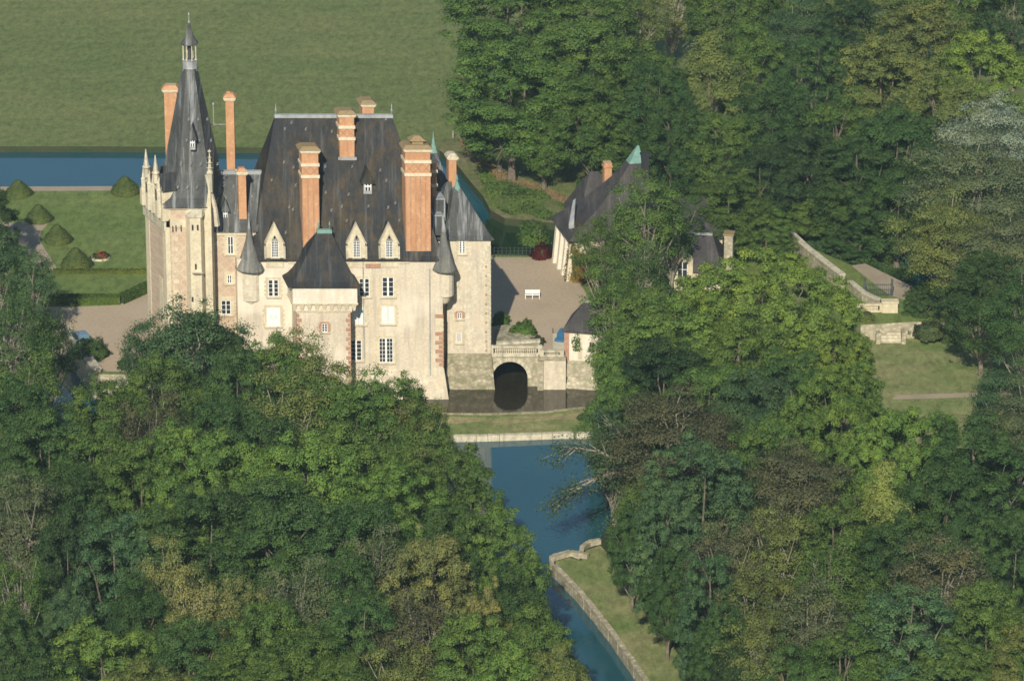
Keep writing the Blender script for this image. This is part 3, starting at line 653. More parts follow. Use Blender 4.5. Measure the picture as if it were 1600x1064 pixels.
# lantern on the spire
ln = MB(); lb = W(297,106,cxy.y)[1]; l1 = W(297,93,cxy.y)[1]; l2 = W(297,68,cxy.y)[1]; l3 = W(298,36,cxy.y)[1]
lan = MB().lathe(lx,cxy.y,[(.88,lb-.3),(.80,lb+.1),(.84,l1-.1),(.92,l1)],8,.39).build('lantern', M['lead'], castle)
for i in range(8):
    a = .39+math.pi*2*i/8; ln = MB().lathe(lx+.74*math.cos(a),cxy.y+.74*math.sin(a),[(.1,l1-.05),(.075,l1+.2),(.075,l2-.2),(.1,l2)],6).build('column', M['pale_stone'], lan)
MB().lathe(lx,cxy.y,[(.2,l1),(.2,l2)],6).build('core', M['slate'], lan)
MB().lathe(lx,cxy.y,[(1.02,l2-.02),(1.02,l2+.06),(.62,l2+.55),(.34,l2+1.3),(.09,l3)],8,.39).build('lantern_cap', M['slate_grey'], lan)
MB().lathe(lx,cxy.y,[(.08,l3-.1),(.14,l3+.1),(.05,l3+.25),(.03,l3+.8),(.1,l3+.9),(.02,l3+1.2)],8).build('finial', M['lead'], lan)
x,z = W(333,160,4.5); MB().lathe(x,4.5,[(.05,z-2.6),(.04,z-.4),(.12,z-.25),(.02,z)],6).build('finial', M['lead'], castle)
lucarne(300.5,217,6,34,-.1,'slate_grey',0)
# --- lead S hooks scattered over the roofs (each a small cleat)
def on_quad(hooklist, f, mat='lead'):
    for px, py in hooklist:
        Y = f(px, py)
        x, z = W(px, py, Y); MB().tube([(x-.11,Y-.06,z-.16),(x+.09,Y-.06,z-.06),(x-.09,Y-.06,z+.06),(x+.11,Y-.06,z+.16)],[.05]*4,4).build('roof_hook', M[mat], castle)
def mainY(px, py): return -.3+6.3*(405-py)/(405-181)-.05
rs = random.Random(4)
on_quad([(px+rs.uniform(-5,5), py+rs.uniform(-5,5)) for px, py in ((448,205),(479,205),(523,206),(440,250),(456,264),(508,262),(428,285),(465,285),(449,320),(455,330),(520,327),(532,319),(600,286),(575,320),(618,320),(607,328),(590,262),(550,262),(505,300),(541,300),(624,345),(541,345),(450,365),(600,190),(460,190))], mainY)
def bY(px, py): return Yb-.35+(5.6-Yb+.35)*(362-py)/(362-268)-.02
on_quad([(350,288),(365,291),(394,306),(367,332),(389,335),(338,332)], bY)
def spY(px, py): 
    z = None; t = (322-py)/(322-106)
    return -1.9+ (3.0+1.9)*min(1,max(0,t))**.82
on_quad([(283,256),(298,256),(314,256),(340,256),(278,292),(293,292),(308,292),(295,186),(310,186),(324,186),(292,219),(312,219),(330,219)], lambda a,b: spY(a,b)+.1)

# ================================================================ BRIDGE, TERRACE, GATEHOUSE
bY0 = 3.6
bc, _ = W(797,600,bY0); br = 27.5/depthscale(bY0,1)
bl = W(762,600,bY0)[0]; brt = W(842,600,bY0)[0]; zd = W(800,557,bY0)[1]; zspr = W(797,565,bY0)[1]-br
bridge = empty('stone_bridge', (bc, bY0, 0), 'low stone bridge with one round arch over the moat beside the castle', 'bridge')
prof = [(bl,-1),(bc-br,-1)]+[(bc-br*math.cos(math.pi*i/16), zspr+br*math.sin(math.pi*i/16)) for i in range(17)]+[(bc+br,-1),(brt,-1),(brt,zd),(bl,zd)]
BE = G(800,519,3).y
print('deck z', zd, 'y', bY0, BE)
MB().ext(prof, bY0, BE).build('arch_wall', M['rubble_pale'], bridge)
vs = MB()
for i in range(13):
    a0, a1 = math.pi*(i+.06)/13, math.pi*(i+.94)/13
    q = [(bc-(br+.02)*math.cos(a0), zspr+(br+.02)*math.sin(a0)),(bc-(br+.45)*math.cos(a0), zspr+(br+.45)*math.sin(a0)),(bc-(br+.45)*math.cos(a1), zspr+(br+.45)*math.sin(a1)),(bc-(br+.02)*math.cos(a1), zspr+(br+.02)*math.sin(a1))]
    vs.ext(q, bY0-.06, bY0+.2)
vs.build('voussoirs', M['pale_stone'], bridge)
MB().box(bl, brt, bY0-.15, bY0+.3, zd, zd+.2).build('ledge', M['pale_stone'], bridge)
def balustrade(name, p0, p1, z0, h, lab, n, cat='balustrade', mat='pale_stone', grp=None):
    p0, p1 = Vector(p0), Vector(p1); o = empty(name, (p0.x, p0.y, z0), lab, cat, grp); d = (p1-p0); L = d.length; d.normalize(); nn = Vector((-d.y, d.x))
    def bar(a, b, hw, za, zb, nm):
        A, B = p0+d*a, p0+d*b; MB().prism([tuple(A-nn*hw),tuple(B-nn*hw),tuple(B+nn*hw),tuple(A+nn*hw)], za, zb).build(nm, M[mat], o)
    bar(0, L, .20, z0, z0+.16, 'plinth'); bar(0, L, .22, z0+h-.2, z0+h, 'rail')
    for e in (0, L-.45): bar(e, e+.45, .24, z0+.16, z0+h+.06, 'pedestal')
    for i in range(n):
        q = p0+d*(.7+(L-1.4)*i/(n-1)); MB().lathe(q.x, q.y, [(.11,z0+.16),(.06,z0+.26),(.12,z0+.45),(.06,z0+h-.32),(.11,z0+h-.2)], 6).build('baluster', M[mat], o)
    return o
MB().box(bl+.05, W(860,600,bY0)[0]+.3, bY0+.5, BE+.4, zd, zd+.006).build('deck_gravel', M['gravel'], bridge)
balustrade('balustrade', (bl+.2,bY0+.1), (brt+.35,bY0+.1), zd+.2, 1.05, 'grey stone balustrade along the front of the bridge over the arch', 20)
# moat wall right of the bridge, with short balustrade
wl0, wl1 = W(842,600,2.6)[0], W(884,600,2.6)[0]; zq = W(860,562,2.6)[1]
mw = empty('moat_wall', (wl0, 2.6, 0), 'pale retaining wall in the moat between bridge and gatehouse', 'wall')
MB().box(wl0, wl1, 2.6, 11.2, -1, zq).build('wall_face', M['rough_plaster'], mw)
MB().box(wl0-.1, wl1, 2.4, 3.4, zq, zq+.3).build('coping', M['rubble_pale'], mw); MB().box(wl0-.15, wl0+.5, 2.3, 3.2, -1, zq-.1).build('pier', M['rubble_pale'], mw)
balustrade('low_balustrade', (wl0+.1,2.9), (wl1-.2,2.9), zq+.3, .75, 'short stone balustrade between the bridge and the gatehouse', 8)
# rough terrace ramp behind the bridge
tr = empty('stone_terrace', (G(800,530,3).x, G(800,530,3).y, 3), 'sloping mossy stone terrace between the bridge and the gravel court', 'terrace')
a, b, c_, d_ = G(776,507,4.2), G(812,506,4.2), G(843,534,4.2), G(776,538,4.2)
MB().prism([(d_.x,d_.y),(c_.x,c_.y),(b.x,b.y),(a.x,a.y)], 2.8, 4.1).build('stone_block', M['rubble'], tr)
MB().prism([(d_.x-.05,d_.y-.08),(c_.x+.08,c_.y-.08),(c_.x+.1,c_.y+.5),(d_.x-.05,d_.y+.5)], 4.1, 4.4).build('edge_stones', M['pale_stone'], tr)
def house(name, lab, cat, cpt, yaw, L, D, z0, ze, zr, wall, roof, hipi=1.0, eav=.35):
    o = empty(name, cpt, lab, cat); o.rotation_euler.z = yaw
    def mk(mb, nm, mat, par=None):
        me = mb.build(nm, mat); me.parent = par or o; return me
    mk(MB().box(-L/2, L/2, -D/2, D/2, z0-cpt[2], ze-cpt[2]), 'wall', M[wall])
    rf = mk(MB().hip(-L/2-eav, L/2+eav, -D/2-eav, D/2+eav, ze-cpt[2], -L/2+hipi, L/2-hipi, 0, zr-cpt[2]), 'roof', M[roof])
    rf2 = mk(MB().box(-L/2+hipi, L/2-hipi, -.15, .15, zr-cpt[2]-.15, zr-cpt[2]+.08), 'ridge', M['lead'], rf)
    return o, mk
# gatehouse at the end of the bridge
gx, gyy = W(914,560,3)[0]+.6, 6.0
gh, mk = house('gatehouse', 'small pale gatehouse with slate roof at the right end of the bridge', 'building', (gx, gyy, 0), R(-12), 4.6, 4.8, -1, 6.6, 9.3, 'white_plaster', 'slate_brown', 1.7)
gw_ = mk(MB().box(.35,1.05,-2.46,-2.405,4.1,5.4), 'window', M['stone']); mk(MB().box(.45,.95,-2.50,-2.47,4.2,5.3), 'pane', M['glass'], gw_); mk(MB().box(.67,.73,-2.53,-2.505,4.2,5.3).box(.45,.95,-2.53,-2.505,4.7,4.75), 'frame', M['white'], gw_)
mk(MB().box(-.9,-.45,-2.46,-2.405,3.2,5.2), 'pilaster', M['stone'])
mk(MB().box(-2.45,-1.9,-2.47,-2.405,3.05,6.4), 'quoins', M['red_stone'])
mk(MB().rings([[(-3.3,-3.9,-1),(2.4,-3.7,-1),(2.4,2.3,-1),(-3.3,2.3,-1)],[(-2.34,-2.44,3.0),(2.34,-2.44,3.0),(2.34,2.44,3.0),(-2.34,2.44,3.0)]]), 'battered_base', M['rubble_pale'])
# large outbuilding at the back of the court: steep hipped roof rising to a copper tip
YA = R(13); c0 = G(895,440,3); dx_ = Vector((math.cos(YA), math.sin(YA), 0)); dy_ = Vector((-math.sin(YA), math.cos(YA), 0))
oc_ = c0+dx_*6.3+dy_*3.9
ob = empty('stable_building', oc_, 'steep slate roofed outbuilding with copper tip and buttressed end wall behind the courtyard', 'building'); ob.rotation_euler.z = YA
def mk(mb, nm, mat, par=None):
    e = mb.build(nm, mat); e.parent = par or ob; return e
mk(MB().box(-6.3,6.3,-3.9,3.9,-.5,5.3), 'wall', M['plaster'])
ta = W(982,230, oc_.y)[1]-3.0
def rr_(hx, hy, z): return [(-hx,-hy,z),(hx,-hy,z),(hx,hy,z),(-hx,hy,z)]
mk(MB().rings([rr_(7.0,4.6,5.2), rr_(6.9,4.5,5.35), [(x+.9,y,z) for x,y,z in rr_(3.9,2.6,5.2+(ta-5.2)*.32)], [(x+1.6,y,z) for x,y,z in rr_(2.0,1.5,5.2+(ta-5.2)*.58)], [(x+2.1,y,z) for x,y,z in rr_(.8,.75,5.2+(ta-5.2)*.80)]]), 'roof', M['slate_brown'])
mk(MB().rings([[(x+2.1,y,z) for x,y,z in rr_(.85,.8,5.2+(ta-5.2)*.80)], [(x+2.5,y,z) for x,y,z in rr_(.1,.1,ta)]]), 'copper_tip', M['copper'])
mk(MB().box(2.7,3.5,-1.4,-.5,5.2+(ta-5.2)*.62,ta-.9).box(2.6,3.6,-1.5,-.4,ta-.9,ta-.7), 'chimney', M['slate'])
mk(MB().box(-.9,0,2.6,3.5,7.5,12.2).box(-1.0,.1,2.5,3.6,11.6,11.8), 'chimney', M['brick'])
w2 = mk(MB().box(-3.6,3,3.9,8.4,-.5,5.3), 'rear_wall', M['plaster']); mk(MB().hip(-4.4,4,1.5,9,5.3,-2.2,-1.2,4.6,10.6), 'rear_roof', M['slate_brown'])
w3 = mk(MB().box(6.3,12,-3.6,3.6,-.5,4.2), 'side_wall', M['plaster']); mk(MB().hip(6.0,12.6,-4.1,4.1,4.2,6.6,10.6,0,8.0), 'side_roof', M['slate_brown'])
for i in range(4):
    yy = -3.4+i*2.25; mk(MB().rings([[(-7.1,yy-.35,-.5),(-6.28,yy-.35,-.5),(-6.28,yy+.35,-.5),(-7.1,yy+.35,-.5)],[(-6.6,yy-.35,4.6),(-6.28,yy-.35,4.6),(-6.28,yy+.35,4.6),(-6.6,yy+.35,4.6)]]), 'buttress', M['white_plaster'])
for xx in (-3.6,-.4,2.6,5.2,8.4):
    y_ = -3.95 if xx < 6 else -3.65
    wv = mk(MB().box(xx-.7,xx+.7,y_-.04,y_+.047,1.6,4.3), 'window', M['stone']); mk(MB().box(xx-.5,xx+.5,y_-.07,y_-.043,1.8,4.1), 'pane', M['glass'], wv); mk(MB().box(xx-.05,xx+.05,y_-.1,y_-.073,1.8,4.1).box(xx-.5,xx+.5,y_-.1,y_-.073,2.9,2.96), 'frame', M['white'], wv)
mk(MB()._a([(-6.4,-2.2,6.6),(-5.8,-2.4,7.2),(-5.0,.2,8.9),(-5.3,.3,8.6),(-6.4,-2.2,6.0),(-5.8,-2.4,6.0),(-5.0,.2,7),(-5.3,.3,7)],[(0,1,2,3),(4,5,1,0),(5,6,2,1),(6,7,3,2),(7,4,0,3)]), 'roof_hatch', M['lead'])
# small house on the right
sh, mk = house('cottage', 'small stone cottage with slate roof and brick chimney among the trees', 'house', (W(1092,430,30)[0], 31, 3), R(-10), 6.0, 6.6, 2.5, 5.4, 8.9, 'plaster', 'slate_brown', 1.4)
dm = mk(MB().ext([(-2.6,0),(-.2,0),(-.2,3.7),(-.7,4.4),(-1.4,4.7),(-2.1,4.4),(-2.6,3.7)], -3.75, -3.0), 'dormer', M['stone']); mk(MB().box(-2.0,-.8,-3.80,-3.755,1.7,3.5), 'pane', M['glass'], dm)
mk(MB().box(-1.44,-1.36,-3.84,-3.805,1.7,3.5).box(-2.0,-.8,-3.84,-3.805,2.6,2.66).box(-2.0,-1.94,-3.84,-3.805,1.7,3.5).box(-.86,-.8,-3.84,-3.805,1.7,3.5), 'frame', M['white'], dm)
ch = mk(MB().box(3.05,4.05,-.6,.7,0,6.0), 'chimney', M['rubble_pale']); mk(MB().box(2.92,4.18,-.73,.83,6.0,6.2), 'cap', M['tile_cap'], ch)
# ================================================================ RIGHT GARDEN WALLS
def gwall(name, lab, l, z0, h, th, mat, cop='pale_stone'):
    P_ = [Vector(G(a, b, z0)) for a, b in l]; o = empty(name, P_[0], lab, 'wall'); mb, mc = MB(), MB()
    for p, q in zip(P_, P_[1:]):
        d = (q-p); n_ = Vector((-d.y, d.x, 0)).normalized()*th/2
        mb.prism([(p.x-n_.x,p.y-n_.y),(q.x-n_.x,q.y-n_.y),(q.x+n_.x,q.y+n_.y),(p.x+n_.x,p.y+n_.y)], z0-3, z0+h); n_ *= 1.35
        mc.prism([(p.x-n_.x,p.y-n_.y),(q.x-n_.x,q.y-n_.y),(q.x+n_.x,q.y+n_.y),(p.x+n_.x,p.y+n_.y)], z0+h, z0+h+.18)
    mb.build('wall_face', M[mat], o); mc.build('coping', M[cop], o); return o
gwall('garden_wall', 'long pale stone wall running down to the balustrade on the right', [(1212,372),(1238,388),(1262,410),(1290,432),(1316,452)], IZ, 1.7, .6, 'rubble_pale')
gwall('garden_wall', 'lower stone wall piece just above the garden balustrade', [(1328,452),(1350,470),(1372,480)], IZ, .9, .5, 'rubble_pale')
p0, p1 = G(1338,488,3), G(1380,487,3)
balustrade('garden_balustrade', (p0.x,p0.y), (p1.x,p1.y), IZ, 1.0, 'cream stone balustrade at the head of the garden steps', 11, mat='stone')
ped = G(1390,487,3); pd = empty('stone_pedestal', ped, 'cream stone pedestal at the end of the garden balustrade', 'pedestal')
MB().box(ped.x-.9,ped.x+.9,ped.y-.5,ped.y+.5,2.9,4.2).build('pedestal_block', M['stone'], pd); MB().box(ped.x-1,ped.x+1,ped.y-.6,ped.y+.6,4.2,4.4).build('cap', M['stone'], pd)
st = G(1385,530,1.0); stp = empty('garden_steps', st, 'stone garden steps and retaining wall leading down to the right lawn', 'steps')
wA = G(1355,524,1.0); wB = G(1420,524,1.0)
MB().box(wA.x, wB.x, st.y+1.2, st.y+9, .5, 2.98).build('retaining_wall', M['rubble_pale'], stp)
for i in range(8):
    MB().box(st.x-.8, st.x+1.6, st.y+1.15-(7-i)*.34, st.y+1.2-(6-i)*.34, .9, 1.1+i*.25).build('step', M['pale_stone'], stp)
for xx in (-1.3, 1.62): MB().box(st.x+xx,st.x+xx+.48,st.y-1.6,st.y+1.18,.9,2.3).build('side_wall', M['rubble_pale'], stp)
gp = G(1372,462,3); gf = empty('iron_gate', gp, 'dark iron gate above the garden balustrade', 'gate')
for dx in (-1.6, 1.6): MB().box(gp.x+dx-.12,gp.x+dx+.12,gp.y-.12,gp.y+.12,3,5).build('gate_post', M['dark_iron'], gf)
g_ = MB()
for i in range(13): g_.box(gp.x-1.4+i*.233-.02,gp.x-1.4+i*.233+.02,gp.y-.02,gp.y+.02,3.1,4.5)
g_.box(gp.x-1.5,gp.x+1.5,gp.y-.03,gp.y+.03,4.3,4.38).box(gp.x-1.5,gp.x+1.5,gp.y-.03,gp.y+.03,3.15,3.22); g_.build('gate_bars', M['dark_iron'], gf)
# canal wall at bottom right and the dike kerb
def kerb(name, lab, l, z0, h, th, mat): 
    P_ = [Vector(G(a, b, z0)) for a, b in l]; mb = MB()
    for p, q in zip(P_, P_[1:]):
        d = (q-p); L = d.length; d.normalize(); n_ = Vector((-d.y, d.x, 0))*th/2; k = max(1, int(L/1.1))
        for i in range(k):
            a, b = p+d*(L*i/k), p+d*(L*(i+1)/k-.03); j = random.uniform(-.03,.03); hh = h+random.uniform(-.03,.04)
            mb.prism([(a.x-n_.x+j,a.y-n_.y+j),(b.x-n_.x+j,b.y-n_.y+j),(b.x+n_.x+j,b.y+n_.y+j),(a.x+n_.x+j,a.y+n_.y+j)], -1, z0+h if False else z0+hh)
    o = mb.build(name, M[mat]); return tag(o, lab, 'wall')
kerb('canal_wall', 'long pale stone wall edging the grass bank of the lower canal', [(866,884),(905,924),(955,986),(1010,1066),(1075,1172)], PZ, .22, .55, 'rubble_pale')
kerb('canal_wall', 'low wall of the square stone landing jutting into the canal', [(862,876),(866,874),(892,867),(920,872)], PZ, .5, .6, 'rubble_pale')
kerb('canal_wall', 'curved wall end under the trees above the stone landing', [(908,872),(910,860),(920,852),(938,849)], PZ, .5, .5, 'rubble_pale')
kerb('dike_wall', 'low stone kerb along the water side of the grass dike', [(560,686),(690,683),(780,681),(880,677),(965,677)], .5, .15, .6, 'pale_stone')
kerb('dike_edge', 'rough stone edge of the grass dike facing the castle moat', [(640,650),(700,647),(760,648),(850,645),(915,637)], .5, .12, .4, 'rubble')
gwall('moat_retaining_wall', 'sunlit stone retaining wall falling to the moat at far left', [(88,510),(104,520),(122,544),(152,585)], 2.9, .5, .8, 'rubble_pale')
# ================================================================ SMALL THINGS
def bench():
    p = G(832,466,3); o = empty('garden_bench', p, 'white painted garden bench standing alone on the gravel court', 'bench')
    L = .85
    MB().box(p.x-L,p.x+L,p.y-.28,p.y+.2,3.42,3.47).build('seat', M['white'], o)
    b = MB(); 
    for i in range(3): b.box(p.x-L,p.x+L,p.y+.22,p.y+.26,3.53+i*.15,3.65+i*.15)
    b.build('backrest', M['white'], o)
    for sx in (-L+.04, 0, L-.04):
        for yy in (p.y-.25, p.y+.24): MB().box(p.x+sx-.04,p.x+sx+.04,yy-.04,yy+.04,3.0,3.42 if yy < p.y else 3.98).build('leg', M['white'], o)
    for sx in (-L+.03, L-.03): MB().box(p.x+sx-.04,p.x+sx+.04,p.y-.28,p.y+.22,3.62,3.67).box(p.x+sx-.03,p.x+sx+.03,p.y-.27,p.y-.21,3.47,3.62).build('armrest', M['white'], o)
bench()
def car(px, py, yaw, lab, col):
    p = G(px, py, 3); o = empty('parked_car', p, lab, 'car'); o.rotation_euler.z = yaw
    def mk(mb, nm, mat, par=None): e = mb.build(nm, mat); e.parent = par or o; return e
    def shell(prof, w0, w1): 
        mb = MB(); n = len(prof); vs = []
        for sgn, ww in ((-1, 1), (1, 1)):
            vs += [(x_, sgn*(w0 if z_ < .9 else w1), z_) for x_, z_ in prof]
        mb._a(vs, [tuple(range(n)), tuple(range(2*n-1,n-1,-1))]+[((i+1)%n, i, i+n, (i+1)%n+n) for i in range(n)]); return mb
    mk(shell([(-2.0,.3),(2.0,.3),(2.08,.55),(1.95,.78),(1.1,.92),(.45,1.36),(-.9,1.42),(-1.6,1.02),(-2.02,.88)], .84, .66), 'body', carpaint(col))
    mk(MB()._a([(1.08,-.66,.945),(1.08,.66,.945),(.48,.6,1.375),(.48,-.6,1.375)],[(0,1,2,3)]), 'windscreen', M['glass'])
    for sg in (-1, 1): mk(MB()._a([(.9,sg*.8,.93),(-1.4,sg*.8,1.0),(-.9,sg*.69,1.34),(.4,sg*.69,1.32)],[(0,1,2,3)]), 'side_window', M['glass'])
    for sx in (-1.25, 1.3):
        for sg in (-1, 1):
            wh = mk(MB().tube([(sx,sg*.68,.31),(sx,sg*.87,.31)],[.31,.31],14), 'wheel', M['dark_iron']); mk(MB().tube([(sx,sg*.84,.31),(sx,sg*.885,.31)],[.17,.17],10), 'hubcap', M['lead'], wh)
    for sg in (-1, 1): mk(MB().box(1.96,2.09,sg*.6-.14,sg*.6+.14,.58,.72), 'headlight', M['white'])
car(883,533,R(78),'blue parked car half hidden behind the gatehouse corner', (.035,.12,.22))
car(127,537,R(112),'pale blue parked car beside the far left moat wall', (.12,.19,.25))
def post(px, py, z, h, lab, r=.14):
    p = G(px, py, z); o = MB().lathe(p.x, p.y, [(r*1.1,z-.2),(r,z+h*.9),(r*.6,z+h)], 7).build('wooden_post', M['pale_bark']); tag(o, lab, 'post')
post(708,216,MZ,1.0,'pale wooden post at the meadow edge beside the canal bend'); post(729,211,MZ,.8,'thin short wooden post left of the big meadow tree',.07)
fo = empty('wire_fence', G(780,402,3), 'thin dark wire fence along the back of the gravel court', 'fence')
for i in range(12):
    p = G(772+i*6.3,401,3); MB().lathe(p.x,p.y,[(.035,3),(.03,4.2)],5).build('fence_post', M['dark_iron'], fo)
p, q = G(772,401,3), G(842,401,3); fw = MB()
for z in (3.3,3.7,4.1): fw.tube([(p.x,p.y,z),(q.x,q.y,z)],[.015,.015],4)
fw.build('fence_wire', M['dark_iron'], fo)
# ================================================================ PLANTS
def leafmesh(name, P_, Nn, size, jitter=.4, asp=.62, rng=None):
    """many small leaf-clump faces: P_ centres, Nn normals"""
    rng = rng or np.random.default_rng(1); n = len(P_)
    Nn = Nn/np.linalg.norm(Nn, axis=1, keepdims=True)
    t = rng.normal(size=(n,3)); t -= (t*Nn).sum(1, keepdims=True)*Nn; t /= np.linalg.norm(t, axis=1, keepdims=True); b = np.cross(Nn, t)
    s = size*(1+jitter*rng.uniform(-1,1,size=(n,1)))
    bend = Nn*s*.22
    v = np.stack([P_-t*s*.5, P_-b*s*.5*asp-bend, P_+t*s*.5, P_+b*s*.5*asp-bend], 1).reshape(-1,3)
    me = bpy.data.meshes.new(name); me.vertices.add(4*n); me.vertices.foreach_set('co', v.astype(np.float32).ravel())
    me.loops.add(4*n); me.loops.foreach_set('vertex_index', np.arange(4*n, dtype=np.int32))
    me.polygons.add(n); me.polygons.foreach_set('loop_start', np.arange(0,4*n,4,dtype=np.int32)); me.polygons.foreach_set('loop_total', np.full(n,4,dtype=np.int32))
    me.update(calc_edges=True); me.validate(); me.materials.append(M['leaf']); return me
def make_proto(kind, seed, n_leaf, Rx=5.0, H=15.0, lo=.22, loose=0.0, leaf=.36, lobes=90, limbs=9, pale=False, lobe_r=(.17,.30), layered=False, cone=0.0, tight=.66):
    """crown of leaf clumps gathered in lobes on an uneven volume, and its trunk with limbs; base at 0,0,0"""
    rng = np.random.default_rng(seed); zc = H*(1+lo)/2; Rz = H*(1-lo)/2
    L = []
    while len(L) < lobes:
        d = rng.normal(size=3); d /= np.linalg.norm(d)
        if d[2] < -.75: continue
        nz = noise.noise(Vector(tuple(d*1.7+seed*3.1)))*.42+noise.noise(Vector(tuple(d*4.1+seed)))*.20
        rad = (1+nz)*rng.uniform(.52 if loose else tight, 1.04)
        p = d*rad
        sh = 1-cone*max(0, p[2])*.75
        if p[2] < 0: sh *= 1+p[2]*.18
        p = np.array([p[0]*Rx*sh, p[1]*Rx*sh, zc+p[2]*Rz*.93])
        if layered: p[2] = round(p[2]/1.9)*1.9+rng.normal()*.12
        L.append((p, rng.uniform(*lobe_r)*Rx))
    w = np.array([l[1]**2 for l in L]); w /= w.sum(); cnt = rng.multinomial(n_leaf, w); P_, Nn = [], []
    for (c, r), m in zip(L, cnt):
        d = rng.normal(size=(m,3)); d /= np.linalg.norm(d, axis=1, keepdims=True); d[:,2] = np.where(d[:,2] < -.35, -d[:,2], d[:,2])
        out = (c-np.array([0,0,zc-Rz*.3])); out /= np.linalg.norm(out)
        flip = (d@out) < -.35; d[flip] *= -1
        rr = r*(rng.uniform(.55,1.06,size=(m,1))**.6)*(1+.25*rng.normal(size=(m,1))*(.6 if not loose else 1.1))
        sc3 = np.array([1.15,1.15,.42 if layered else .8])
        wob = rng.normal(size=3)*.18; d = d*(1+.35*np.sin(d@(wob*25)+wob[0]*9))[:,None]
        P_.append(c+d*rr*sc3); Nn.append(d*.9+np.array([0,0,.35])+rng.normal(size=(m,3))*.36)
    P_ = np.concatenate(P_); Nn = np.concatenate(Nn)
    crown = leafmesh('crown', P_, Nn, leaf, rng=rng)
    mb = MB(); r0 = .022*H; lean = rng.normal(size=2)*.25; pts_ = [Vector((lean[0]*t*2, lean[1]*t*2, H*t*.82)) for t in (0,.12,.3,.5,.7,1)]
    mb.tube(pts_, [r0*1.35, r0, r0*.85, r0*.6, r0*.35, .04], 7)
    idx = rng.permutation(len(L))[:limbs]
    for i in idx:
        c, r = L[i]; f = float(np.clip((c[2]-.30*H-rng.uniform(0,.2)*H)/H, .14, .62)); st_ = Vector((lean[0]*f*2, lean[1]*f*2, H*f*.82)); e = Vector(tuple(c)); e = st_+(e-st_)*(1.04 if pale else 1.02)
        m1 = st_.lerp(e, .35)+Vector((rng.normal()*.3, rng.normal()*.3, rng.uniform(-.2,.5))); m2 = st_.lerp(e, .7)+Vector((rng.normal()*.35, rng.normal()*.35, rng.uniform(-.1,.6)))
        br_ = r0*.42; mb.tube([st_, m1, m2, e], [br_, br_*.75, br_*.5, .03], 5)
        for _ in range(3 if pale else 2):
            s2 = m1.lerp(m2, rng.uniform(.2,.9)); e2 = s2+Vector(tuple(rng.normal(size=3)))*Rx*.22+Vector((0,0,Rx*.12)); mb.tube([s2, s2.lerp(e2,.5)+Vector((0,0,.15)), e2], [br_*.4, br_*.28, .02], 4)
    tb = mb.build('trunk', M['pale_bark' if pale else 'bark']); tm = tb.data; bpy.data.objects.remove(tb)
    return crown, tm, Rx, H
PR = {}
def protos(k, seeds, n, **kw): PR[k] = [make_proto(k, s, n, **kw) for s in seeds]
protos('dense', (11,12,13,14), 68000, Rx=6, H=17, lo=.16, lobes=260, leaf=.215, lobe_r=(.06,.19), tight=.76, limbs=8)
protos('smooth', (21,22), 62000, Rx=6, H=17, lo=.12, lobes=300, leaf=.20, lobe_r=(.06,.15), tight=.84, limbs=6)
protos('open', (31,32,33), 21000, Rx=5.5, H=17, lo=.28, loose=1.0, lobes=100, leaf=.215, limbs=26, pale=True, lobe_r=(.12,.24))
protos('cedar', (41,42), 42000, Rx=6, H=17, lo=.30, loose=.5, lobes=110, leaf=.21, layered=True, limbs=14, pale=True, lobe_r=(.18,.34))
protos('tall', (51,52), 46000, Rx=4.5, H=17, lo=.14, lobes=150, leaf=.22, tight=.75, cone=.55, lobe_r=(.16,.30), limbs=8)
protos('big', (61,62), 150000, Rx=10, H=17, lo=.12, lobes=700, leaf=.235, lobe_r=(.04,.10), tight=.86, limbs=12)
COL = {'bright': (.122,.205,.045), 'mid': (.096,.165,.040), 'dark': (.058,.112,.034), 'olive': (.142,.178,.054), 'gold': (.200,.215,.075), 'brown': (.104,.110,.056),
       'blue': (.070,.132,.056), 'lime': (.160,.240,.048), 'grey': (.112,.144,.070), 'silver': (.27,.33,.24), 'deep': (.042,.080,.030), 'yellow': (.22,.27,.075)}
KN = {'dense':'broadleaf_tree','smooth':'leafy_tree','open':'open_crowned_tree','cedar':'cedar_tree','tall':'slender_tree','big':'spreading_tree'}
rt_ = random.Random(99)
TREES = []
def tree(px, ytop, wpx, h, kind, col, lab, z0=.9, grp=None, dark=1.0):
    zt_ = z0+h; p = G(px, ytop, zt_); v = rt_.choice(PR[kind]); crown, tm, Rx, Hh = v
    sc_ = FPX/((p.y+CY0)*cp+(CZ0-zt_)*sp); rad = wpx/2/sc_; s = rad/Rx/1.05; sz = h/Hh/1.02
    o = empty(KN[kind], (p.x, p.y, z0-.15), lab, 'tree', grp); o.rotation_euler.z = rt_.uniform(0, 6.28); o.scale = (s, s, sz)
    c = bpy.data.objects.new('crown', crown); C.objects.link(c); c.parent = o; cc = COL[col]; j = rt_.uniform(.84,1.14); c.color = (cc[0]*j*rt_.uniform(.95,1.05), cc[1]*j, cc[2]*j, 1)
    t = bpy.data.objects.new('trunk', tm); C.objects.link(t); t.parent = o
    TREES.append(o); return o
def rows(l, z0, grp):
    for a in l: tree(*a[:6], a[6], z0, grp)
GL, GR, GU = 'trees of the wood on the left', 'trees of the wood on the right', 'trees behind the outbuildings'
